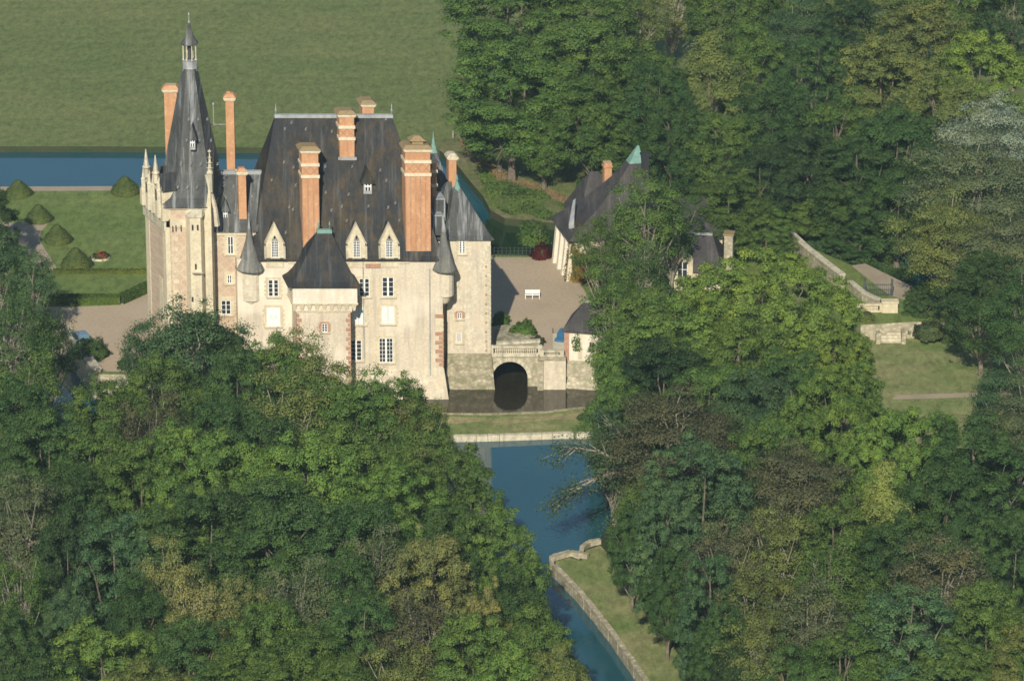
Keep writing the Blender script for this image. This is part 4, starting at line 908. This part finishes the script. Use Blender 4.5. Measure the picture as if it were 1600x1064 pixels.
rows([
 (295,466,185,17,'open','blue','dark bluish tree with ragged top standing before the left tower of the castle'),
 (318,492,130,15,'dense','deep','small dark tree crown tucked just below the ragged dark tree'),
 (225,505,90,15,'open','blue','thin feathery side crown at the edge of the gravel drive left of the castle'),
 (478,520,150,17,'open','olive','light open olive tree before the foot of the central tower'),
 (430,528,130,17,'dense','mid','green tree directly below the white shuttered window of the castle'),
 (560,572,150,17,'open','mid','loose tree before the castle wall below its lowest windows'),
 (625,585,150,17,'dense','mid','tree at the castle corner with its crown reaching the battered base'),
 (250,552,170,17,'dense','mid','mid green tree below and left of the ragged dark tree'),
 (370,545,150,17,'dense','dark','dark green tree behind the crowns under the striped brick wing'),
 (165,590,150,17,'dense','mid','green tree next to the blue moat water at the left'),
 (640,625,130,15,'open','olive','olive tree with pale twigs at the left end of the grass dike'),
 (550,600,160,17,'dense','mid','tree behind the olive tree with a forked pale trunk'),
 (455,592,170,18,'open','olive','olive tree with a forked pale trunk left of the dike'),
 (240,605,140,19,'open','brown','brownish thin tree with one straight pale trunk in the left wood'),
 (335,610,150,17,'dense','dark','dark tree between the straight trunked tree and the forked one'),
 (150,655,140,17,'dense','mid','broad tree standing lower left of the moat glimpse'),
 (395,652,170,17,'dense','dark','dark crown in the middle of the left wood'),
 (545,665,170,17,'dense','mid','green crown left of the smooth tree by the canal'),
 (330,675,240,18,'big','bright','widest bright green crown in the left wood'),
 (480,690,190,18,'dense','bright','bright green crown right of the widest bright one'),
 (215,690,160,17,'dense','mid','green crown left of the widest bright one'),
 (665,688,190,17,'smooth','mid','smooth round crown beside the upper canal'),
 (610,735,180,17,'smooth','bright','yellowish smooth crown overlapping the round one by the canal'),
 (730,720,120,16,'smooth','mid','smooth crown leaning out over the blue canal'),
 (765,790,150,17,'smooth','mid','tall green crown at the canal opposite the stone landing'),
 (70,640,170,17,'dense','dark','dark tree at the left edge level with the moat glimpse'),
 (110,720,150,17,'dense','dark','dark tree below the left moat glimpse'),
 (30,735,140,18,'open','grey','greyish tree with white bare branches at the left edge'),
 (430,755,200,17,'dense','dark','broad dark green crown below the bright ones'),
 (320,765,190,17,'smooth','dark','dark smooth crown just below the widest bright crown'),
 (560,775,170,17,'dense','dark','dark crown behind the grey one with a bent limb'),
 (800,835,120,16,'smooth','mid','narrow crown by the canal just left of the stone landing'),
 (700,800,150,17,'smooth','dark','dark crown right behind the golden brown one'),
 (180,810,160,17,'smooth','blue','bluish round crown in the lower left wood'),
 (590,815,130,17,'open','grey','grey green tree with a bent dark limb'),
 (672,822,150,18,'dense','gold','large golden brown crown in the lower wood'),
 (755,915,85,16,'dense','gold','small golden crown below right of the large golden brown one'),
 (100,800,110,17,'dense','deep','very dark crown left of the bluish round one'),
 (470,865,140,17,'open','grey','pale grey green crown between the olive and the golden trees'),
 (540,870,130,16,'dense','dark','dark crown right of the pale grey green one'),
 (262,850,115,17,'open','gold','tall yellow olive crown in the lower left wood'),
 (305,885,120,17,'open','gold','ragged olive crown just below right of the tall yellow olive one'),
 (370,895,95,16,'open','gold','small olive crown with pale branches at the right of the ragged one'),
 (415,930,140,16,'dense','mid','mid green crown below the pale grey green one'),
 (215,905,120,15,'dense','dark','dark crown left of the ragged olive one'),
 (22,850,110,19,'open','mid','tree with a leaning pale trunk at the bottom left corner'),
 (100,925,95,15,'dense','blue','bright bluish green crown with pointed top near the bottom left corner'),
 (800,895,130,16,'dense','dark','dark crown by the lower canal above the wall'),
 (655,920,150,16,'open','brown','brownish tree with bare white branches near the bottom edge'),
 (735,960,150,15,'dense','mid','green crown right of the bare branched one at the bottom'),
 (565,935,160,15,'smooth','dark','dark smooth crown left of the bare branched one at the bottom'),
 (835,950,130,15,'dense','mid','rounded crown at the bottom beside the lower canal'),
 (160,975,170,14,'smooth','bright','fresh green low crown near the bottom left'),
 (300,965,170,14,'dense','dark','dark crown under the ragged olive one'),
 (460,975,170,14,'dense','mid','mid green crown at the bottom below the dark ones'),
 (640,1005,150,13,'open','olive','olive crown at the bottom edge in front of the white branches'),
 (872,1010,110,14,'dense','olive','last crown at the bottom touching the canal wall line'),
 (790,1015,140,13,'dense','bright','bright crown at the bottom edge left of the lower canal'),
 (60,1000,150,13,'dense','dark','dark crown in the very bottom left corner'),
 (380,1020,170,12,'smooth','mid','smooth crown at the middle of the bottom left edge'),
 (230,1030,150,12,'dense','olive','olive low crown on the bottom edge under the fresh green one'),
 (540,1030,160,12,'dense','mid','green crown on the bottom edge under the dark smooth one'),
 (20,955,100,15,'dense','dark','dark crown behind the leaning trunk at the bottom left'),
 (700,1040,150,11,'dense','dark','low dark crown on the bottom edge under the green ones'),
], .8, GL)
rows([
 (-28,280,100,14,'dense','deep','dark tree top cut by the left edge above the garden'),
 (-15,350,120,17,'open','blue','tall dark tree at the left edge beside the garden cones'),
 (45,385,90,14,'open','blue','dark tree with pale limbs overlapping the garden path'),
 (20,455,150,17,'open','dark','large dark tree at the left edge beside the gravel drive'),
 (75,480,90,13,'open','deep','shadowy crown leaning over the gravel drive'),
 (40,545,150,17,'open','mid','green tree with pale branches at the left edge near the moat wall'),
 (20,600,150,17,'dense','dark','dark tree at the left edge just above the moat glimpse'),
], .8, 'trees at the left edge beside the garden')
rows([
 (1010,268,130,17,'open','mid','loose tree with bare pale stems rising in front of the slate outbuilding'),
 (940,332,95,12,'open','mid','low green tree hiding the ivied corner of the outbuilding'),
 (1050,305,90,12,'open','dark','dark loose tree in front of the outbuilding wall'),
 (1140,280,150,10,'smooth','mid','rounded green tree behind the cottage chimney'),
 (1200,330,90,7,'smooth','mid','small rounded tree left of the top of the garden wall'),
 (1000,385,125,15,'open','dark','dark loose tree in the middle before the outbuilding'),
 (968,408,120,15,'open','mid','loose tree overhanging the gravel court on its right'),
 (1012,455,140,15,'dense','mid','green tree right of the gatehouse'),
], 3.0, 'trees on the courtyard island')
rows([
 (1196,410,280,17,'big','lime','largest bright yellow green tree, in the middle of the right half'),
 (1045,470,190,16,'dense','bright','bright tree left of and touching the largest yellow green one'),
 (985,500,100,14,'dense','mid','green tree right behind the gatehouse'),
 (1300,500,140,12,'big','lime','yellow green crown at the lawn side of the largest one'),
 (1035,530,160,16,'dense','deep','dark dome shaped tree below the gatehouse trees'),
 (1160,500,170,15,'dense','bright','bright lower crown of the middle group'),
], 1.5, GR)
rows([
 (968,592,110,14,'dense','mid','green tree at the right end of the grass dike'),
 (1110,560,160,15,'dense','mid','mid green tree behind the dark dome shaped one'),
 (1240,556,140,15,'smooth','dark','dark low dome under the largest yellow green tree'),
 (1180,590,150,15,'dense','blue','bluish tree in the middle of the right wood'),
 (1310,585,200,17,'big','bright','bright broad tree left of the right lawn path'),
 (1420,640,190,17,'big','bright','bright broad tree below the right lawn path'),
 (1055,610,190,17,'cedar','brown','brownish flat layered cedar by the upper canal'),
 (960,650,100,12,'open','blue','loose bluish tree just above the bare white branches'),
 (1010,745,110,13,'open','mid','low tree standing at the canal bank right of the white branches'),
 (1095,690,170,18,'smooth','blue','blue green tree right of the white branches'),
 (1245,690,170,17,'cedar','brown','brown topped cedar in the right wood'),
 (1200,655,130,17,'dense','mid','green tree behind the brown topped cedar'),
 (1385,735,100,17,'tall','yellow','small yellow green crown below the bright broad trees'),
 (1310,770,130,16,'dense','mid','green tree left of the yellow green crown base'),
 (1530,660,200,18,'smooth','dark','big dark tree at the right edge with pale trunk'),
 (1480,700,140,17,'dense','dark','dark tree left of the big dark one at the right edge'),
 (1570,560,110,17,'cedar','blue','grey green tree at the right edge beside the lawn'),
 (1600,590,120,17,'cedar','grey','greyish crown cut by the right edge beside the lawn'),
 (1048,770,130,16,'smooth','blue','bluish crown above the grassy canal bank'),
 (990,792,80,11,'dense','dark','dark bushy tree by the curved wall end'),
 (1045,850,85,12,'dense','dark','dark bushy tree halfway down the grassy bank'),
 (1210,790,150,17,'open','olive','olive thin tree with white forked trunk'),
 (1130,810,130,16,'open','brown','brownish thin tree left of the white forked trunk'),
 (1300,830,130,16,'open','mid','thin green tree right of the white forked trunk'),
 (1110,860,110,16,'smooth','blue','bluish drooping crown beside the grassy bank'),
 (1395,810,150,16,'dense','dark','dark crown left of the rounded grey brown one'),
 (1470,835,175,17,'open','brown','rounded grey brown crown with fine twigs'),
 (1585,800,120,17,'smooth','dark','dark crown on the right edge below the big dark one'),
 (1180,880,130,15,'open','olive','olive scraggy tree with bent pale stem'),
 (1270,905,140,15,'open','grey','grey scraggy tree left of the large blue green crown'),
 (1420,920,200,16,'smooth','blue','large blue green crown near the bottom right'),
 (1550,915,150,16,'dense','mid','green crown at the bottom right with yellow tips'),
 (1130,940,100,13,'dense','dark','dark crown above the bottom end of the bank'),
 (1180,960,140,14,'open','olive','olive tree at the bottom above the edge'),
 (1320,975,150,14,'dense','mid','green crown on the bottom edge right of centre'),
 (1600,975,130,14,'dense','olive','olive crown in the bottom right corner'),
 (1240,1010,140,12,'dense','dark','dark crown on the bottom edge under the grey scraggy tree'),
 (1480,1010,170,12,'smooth','mid','smooth crown on the bottom edge under the blue green one'),
 (1150,1015,100,11,'dense','deep','deep green bush like tree at the bottom of the grassy bank'),
 (1390,1035,140,10,'dense','dark','low dark crown on the bottom edge in the right wood'),
], 1.0, GR)
rows([
 (795,-60,200,19,'dense','mid','tree cut by the top edge right of the meadow'),
 (905,-45,170,18,'dense','mid','second crown cut by the top edge right of the meadow'),
 (800,70,200,18,'dense','mid','big green tree overhanging the meadow, nearest its open side'),
 (780,130,130,12,'dense','mid','low skirt of foliage of the meadow edge facing the canal bend'),
 (900,20,190,18,'dense','mid','green tree behind the one overhanging the meadow'),
 (850,140,95,13,'tall','bright','bright hanging column of foliage above a pale trunk'),
 (930,125,140,15,'dense','mid','green tree left of the copper tipped roof'),
 (985,60,150,18,'dense','mid','green tree above the copper tipped roof'),
 (1025,95,130,17,'dense','dark','dark tree right above the copper tipped roof'),
 (960,180,90,10,'dense','mid','low tree beside the long slate roof'),
 (1060,150,120,17,'dense','dark','dark tree behind the loose tree with pale stems'),
 (1115,60,120,17,'tall','olive','olive tree beside the small grass clearing'),
 (1150,-50,140,17,'dense','mid','light green tree at the top edge right of the clearing'),
 (1175,40,120,17,'dense','mid','green tree with a pale trunk near the top edge'),
 (1250,-20,110,18,'cedar','blue','bluish conifer near the top edge'),
 (1335,-5,120,18,'smooth','deep','very dark smooth tree near the top edge'),
 (1275,55,130,17,'smooth','dark','dark tree left below the very dark smooth one'),
 (1440,0,170,18,'dense','olive','olive tree near the top edge on the right'),
 (1530,50,140,17,'dense','lime','yellow green tree near the top right corner'),
 (1590,-60,130,18,'smooth','deep','deep green tree in the top right corner'),
 (1380,60,150,17,'dense','olive','olive brown tree below the very dark smooth one'),
 (1480,110,160,17,'dense','olive','olive tree left of the silvery tree'),
 (1130,165,130,16,'dense','mid','mid green tree above the rounded tree by the cottage'),
 (1210,130,140,17,'dense','dark','dark tree in the middle of the upper right wood'),
 (1310,150,140,16,'dense','mid','green tree with a pale twig in the upper right wood'),
 (1400,170,150,16,'dense','dark','dark olive tree in the upper right wood'),
 (1265,200,140,14,'dense','deep','deep shaded tree above the garden wall'),
 (1190,222,120,13,'dense','deep','deep shaded tree behind the rounded tree by the cottage'),
 (1345,222,150,14,'smooth','dark','dark tree above the garden wall end'),
 (1290,285,110,8,'dense','mid','low tree right above the garden wall'),
 (1405,268,130,12,'dense','dark','dark low tree above the garden gate'),
 (1232,280,90,7,'dense','mid','small green tree at the top of the garden wall'),
 (1340,345,100,5,'dense','dark','dark shrubby tree behind the iron gate'),
 (1350,-70,150,18,'dense','olive','crown cut by the top edge left of the olive tree'),
 (1490,-70,150,18,'dense','mid','crown cut by the top edge right of the olive tree'),
 (1255,-80,130,17,'dense','mid','crown cut by the top edge above the bluish conifer'),
 (1050,-60,130,15,'open','olive','thin pale twigged tree at the top edge above the clearing'),
 (985,-40,120,16,'open','olive','thin tree at the top edge with a white trunk'),
], 1.0, GU)
rows([
 (1555,150,150,19,'cedar','silver','silvery grey willow like tree at the right edge'),
 (1530,215,190,19,'cedar','grey','large grey olive tree at the right side below the silvery tree'),
 (1495,300,150,18,'cedar','olive','olive tree at the left flank of the large grey olive group'),
 (1580,320,150,18,'cedar','grey','grey olive tree at the right edge above the lawn'),
 (1540,390,130,15,'dense','dark','dark shaded tree overhanging the right lawn'),
 (1605,420,120,17,'cedar','dark','dark tree at the right edge just above the lawn'),
 (1445,440,60,6,'dense','dark','small dark tree right of the garden steps'),
], 1.0, 'big trees beside the right lawn')
# ---- shrubs, cones, hedges, flowers, ivy
def plantmesh(name, kind, n, leaf, seed, dims):
    rng = np.random.default_rng(seed); a, b, h = dims
    if kind == 'cone':
        t = rng.uniform(0,1,n)**.75; ang = rng.uniform(0,2*math.pi,n); z = h*(1-t)
        prof = np.where(t > .85, 1.0-(t-.85)*.9, t/.85); rr = prof**.68*a*(1+.10*np.array([noise.noise(Vector((math.cos(q)*1.5, math.sin(q)*1.5, zz*.9+seed))) for q, zz in zip(ang, z)])*2)
        P_ = np.stack([rr*np.cos(ang), rr*np.sin(ang), z], 1)+rng.normal(size=(n,3))*.09
        Nn = np.stack([np.cos(ang)*h, np.sin(ang)*h, np.full(n, a)], 1)/h+rng.normal(size=(n,3))*.3
    elif kind == 'dome':
        d = rng.normal(size=(n,3)); d /= np.linalg.norm(d,axis=1,keepdims=True); d[:,2] = np.abs(d[:,2])
        wob = np.array([1+.5*noise.noise(Vector(tuple(q*1.9+seed)))+.25*noise.noise(Vector(tuple(q*5+seed))) for q in d])[:,None]
        P_ = d*np.array([a,b,h])*wob*rng.uniform(.86,1.02,size=(n,1)); Nn = d+rng.normal(size=(n,3))*.4
    else:
        P_ = np.stack([rng.uniform(-a,a,n), rng.uniform(-b,b,n), rng.uniform(0,h,n)], 1); Nn = rng.normal(size=(n,3))*.4
        f = rng.uniform(0,1,n); top = f < .45; fr = (~top) & (f < .8)
        P_[top,2] = h+rng.normal(size=top.sum())*.05; Nn[top,2] += 1; P_[fr,1] = -b; Nn[fr,1] -= 1; o_ = ~(top|fr); P_[o_,1] = b; Nn[o_,1] += 1
    return leafmesh(name, P_, Nn, leaf, rng=rng)
def leafy(name, me, loc, lab, cat, col, grp=None, rz=0, kind=None, core=None, mat=None):
    o = bpy.data.objects.new(name, me); C.objects.link(o); o.location = loc; o.rotation_euler.z = rz; o.color = (*col, 1); return tag(o, lab, cat, grp, kind)
conem = plantmesh('topiary','cone',7000,.16,3,(1.9,1.9,3.4)); core = None
for px, py, s, lab in ((29,305,.95,'clipped yew at the canal walk nearest the left edge'),(196,302,1.05,'clipped round yew at the canal walk beside the castle'),
      (61,345,.95,'clipped yew cone at the corner of the garden path'),(90,378,1.0,'clipped yew cone, middle one along the garden path'),(119,417,1.08,'clipped yew cone, nearest one of the row beside the flower bed')):
    p = G(px, py, 3); o = leafy('topiary_cone', conem, p, lab, 'topiary', (.105,.145,.045), 'clipped yew cones in the garden'); s *= .9; o.scale = (s*(1.05 if py < 310 else 1), s, s*(.66 if py < 310 else .70))
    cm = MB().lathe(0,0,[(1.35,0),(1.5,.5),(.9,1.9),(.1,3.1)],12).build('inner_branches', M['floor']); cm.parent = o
def hedge(px0, px1, py, h, dp, lab, col, n=9000, py1=None):
    p, q = G(px0,py,3), G(px1,py1 or py,3); L = (q-p).length; c = (p+q)/2; a = math.atan2(q.y-p.y, q.x-p.x)
    me = plantmesh('hedge','box',n,.2,int(px0+py),(L/2,dp/2,h)); o = leafy('clipped_hedge', me, c, lab, 'hedge', col, None, a)
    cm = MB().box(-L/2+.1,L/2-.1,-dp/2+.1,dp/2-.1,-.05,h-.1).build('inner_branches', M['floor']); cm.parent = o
hedge(84,232,427,.45,.7,'low clipped hedge just below the flower bed',(.11,.14,.03),6000)
hedge(76,188,474,.95,1.2,'taller clipped hedge along the gravel drive',(.08,.13,.028),10000)
hedge(188,236,474,.95,1.2,'slanting end of the taller hedge next to the castle',(.08,.13,.028),5000,452)
fb = G(157,404,3); fo_ = empty('flower_bed', fb, 'small oval flower bed with red flowers in a pale stone edge on the lawn', 'flower bed')
MB().lathe(fb.x,fb.y,[(1.15,2.95),(1.15,3.22),(.98,3.22),(.98,3.1)],20).build('stone_edge', M['pale_stone'], fo_)
e = leafy('foliage', plantmesh('foliage','dome',1500,.14,5,(1.0,1.0,.6)), (0,0,.1), None, None, (.05,.07,.03)); e.parent = fo_
e = leafy('red_flowers', plantmesh('flowers','dome',260,.13,6,(.98,.98,.72)), (.1,0,.12), None, None, (.55,.07,.03)); e.parent = fo_
def shrub(px, py, z, a, h, lab, col, n=5000, leaf=.2, cat='shrub', grp=None, nm='shrub', b=None):
    p = G(px, py, z); me = plantmesh('shrub','dome',n,leaf,int(px*3+py),(a,b or a,h)); o = leafy(nm, me, p, lab, cat, col, grp)
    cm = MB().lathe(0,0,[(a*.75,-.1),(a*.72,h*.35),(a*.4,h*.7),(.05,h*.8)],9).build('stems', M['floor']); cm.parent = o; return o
shrub(846,402,3,1.25,1.6,'round maroon leaved shrub at the back of the gravel court',(.075,.012,.012),4000,.17)
shrub(783,508,3,.95,1.4,'small bright box bush beside the right tower shadow',(.085,.16,.03),3500,.15)
shrub(818,523,3.6,1.25,1.5,'bushy climber on the stone terrace behind the bridge',(.08,.15,.03),4500,.17)
shrub(838,540,3.3,1.0,1.1,'straggly dark bush at the lower end of the stone terrace',(.055,.075,.03),3000,.17)
shrub(903,437,3,1.3,5.2,'yellow orange creeper on the corner of the slate outbuilding',(.20,.15,.03),8000,.2,'creeper')
shrub(928,438,3,2.2,2.0,'reddish creeper at the foot of the outbuilding wall',(.22,.07,.03),5000,.2,'creeper')
shrub(862,592,1,.4,1.6,'green tuft growing on the pale moat wall',(.07,.15,.03),1500,.15)
shrub(879,598,.6,.5,1.8,'ivy on the battered base of the gatehouse',(.05,.11,.03),1500,.15)
shrub(903,545,4.2,.8,2.8,'climber on the front of the gatehouse',(.06,.12,.03),2200,.16,'creeper')
shrub(147,556,3,1.9,1.9,'low bushes behind the far left moat wall',(.06,.11,.03),4000,.2)
shrub(130,548,3,1.2,1.2,'shadowed bush beside the pale blue car',(.04,.08,.03),3000,.2)
shrub(205,575,3,1.6,1.1,'low bush at the front edge of the gravel drive',(.07,.12,.03),3000,.2)
shrub(1452,524,1.6,2.0,1.7,'bushes right of the garden steps',(.07,.10,.04),4000,.22)
shrub(1352,500,3,1.0,.9,'small bush beside the pedestal above the garden steps',(.10,.13,.04),2500,.2)
shrub(1485,530,1,1.5,1.3,'low shadowed bush at the top of the right lawn',(.06,.09,.03),3000,.22)
# the sapling with its stake
sap = G(840,398,3); so_ = empty('sapling', sap, 'young sapling with a thin stake behind the gravel court', 'tree')
MB().lathe(sap.x+.3,sap.y,[(.05,2.9),(.045,6.2)],6).build('stake', M['pale_bark'], so_); e = leafy('crown', plantmesh('crown','dome',3500,.2,9,(1.9,1.9,2.3)), (-.6,1.5,1.0), None, None, (.085,.15,.035)); e.parent = so_
# bank vegetation on the far side of the moat: uncountable undergrowth
def undergrowth(name, lab, poly, z, n, hgt, cols, leaf=.3, seed=1):
    rng = np.random.default_rng(seed); V = [G(a,b,z) for a,b in poly]; xs = [v.x for v in V]; ys = [v.y for v in V]; P_ = []
    from mathutils.geometry import intersect_point_line
    def inside(x, y):
        c = False; j = len(V)-1
        for i in range(len(V)):
            if (V[i].y > y) != (V[j].y > y) and x < (V[j].x-V[i].x)*(y-V[i].y)/(V[j].y-V[i].y)+V[i].x: c = not c
            j = i
        return c
    while len(P_) < n:
        x, y = rng.uniform(min(xs),max(xs)), rng.uniform(min(ys),max(ys))
        if not inside(x, y): continue
        hh = hgt*max(.08, .5+1.3*noise.noise(Vector((x*.28, y*.28, seed)))); P_.append((x, y, z+hh*rng.uniform(.0,1.0)**.5))
    P_ = np.array(P_); Nn = rng.normal(size=P_.shape)*.6+np.array([0,-.5,.8])
    me = leafmesh(name, P_, Nn, leaf, rng=rng); o = bpy.data.objects.new(name, me); C.objects.link(o); o.color = (*cols, 1); tag(o, lab, 'undergrowth', None, 'stuff')
undergrowth('bank_undergrowth', 'green weeds covering the far bank of the moat bend', [(745,262),(790,285),(870,315),(900,340),(880,350),(790,337),(768,320),(752,290)], MZ, 16000, 1.1, (.085,.135,.035), .26, 2)
undergrowth('dry_weeds', 'dry reddish weeds at the foot of the meadow trees', [(715,222),(745,240),(790,272),(870,300),(900,318),(860,315),(780,285),(735,250)], MZ, 9000, .6, (.22,.16,.085), .24, 3)
undergrowth('wood_undergrowth', 'dark undergrowth beneath the upper right wood', [(900,300),(1200,350),(1400,400),(1430,445),(1310,425),(1230,370),(1100,352),(900,352)], MZ, 26000, 1.6, (.045,.085,.028), .34, 4)
undergrowth('wood_undergrowth', 'dark bushes under the trees along the grassy canal bank', [(955,850),(1010,915),(1045,965),(1110,1070),(1190,1200),(1260,1200),(1150,1010),(1040,860),(980,800)], PZ, 26000, 2.6, (.04,.08,.026), .34, 5)
undergrowth('wood_undergrowth', 'undergrowth under the trees by the right end of the dike', [(900,655),(925,650),(1020,640),(1060,690),(950,690),(940,672)], PZ-.3, 9000, 1.6, (.055,.095,.03), .3, 6)

# ---- the leaning tree with bare white branches above the canal
def bare_tree():
    Y = G(1012,850,1).y; b = G(1012,850,1); o = empty('leaning_tree', b, 'leaning tree whose bare white branches reach out over the upper canal', 'tree', GR)
    rng = random.Random(5); mb = MB(); tips = []
    def pt(px, py, dy=0): x, z = W(px, py, Y+dy); return Vector((x, Y+dy, z))
    root = pt(1012,850); fork = pt(1004,752)
    mb.tube([root, pt(1010,800), fork], [.42,.34,.26], 7)
    for line, r in ((((1000,744,0),(968,722,-1),(938,706,-2),(905,700,-3),(886,703,-3)),.20),(((1003,740,0),(955,738,-1),(925,750,-2),(900,766,-3),(882,780,-3)),.22),(((1003,748,0),(985,765,1),(972,795,1),(958,826,1)),.17),(((1002,742,0),(990,712,1),(975,690,1),(960,672,2)),.18),(((1003,742,0),(1012,700,1),(1005,668,1)),.2)):
        P_ = [pt(*q) for q in line]; mb.tube(P_, [r*(1-.8*i/(len(P_)-1)) for i in range(len(P_))], 6)
        for i in range(len(P_)-1):
            for _ in range(5):
                a = P_[i].lerp(P_[i+1], rng.random()); d = (P_[i+1]-P_[i]).normalized(); L = rng.uniform(1.0,2.6)
                e = a+d*L+Vector((rng.uniform(-.5,.5),rng.uniform(-.8,.8),rng.uniform(-1.1,.8))); mb.tube([a, a.lerp(e,.5)+Vector((0,0,.12)), e], [.075,.05,.02], 4); tips.append(e)
    mb.build('trunk', M['pale_bark'], o)
    r2 = np.random.default_rng(8); n = 5200; idx = r2.integers(0, len(tips), n); T = np.array([tuple(t) for t in tips]); P_ = T[idx]+r2.normal(size=(n,3))*np.array([.6,.6,.38])-np.array(tuple(b))
    c = leafmesh('crown', P_, r2.normal(size=(n,3))*.6+np.array([0,-.4,.8]), .24, rng=r2); co_ = bpy.data.objects.new('crown', c); C.objects.link(co_); co_.parent = o; co_.color = (.06,.10,.05,1)
bare_tree()

shrub(772,560,2.4,.5,.9,'ivy tuft at the left end of the bridge ledge',(.06,.10,.03),1500,.15)
shrub(832,562,2.2,.45,.8,'ivy tuft on the bridge beside the pale moat wall',(.075,.11,.03),1500,.15)
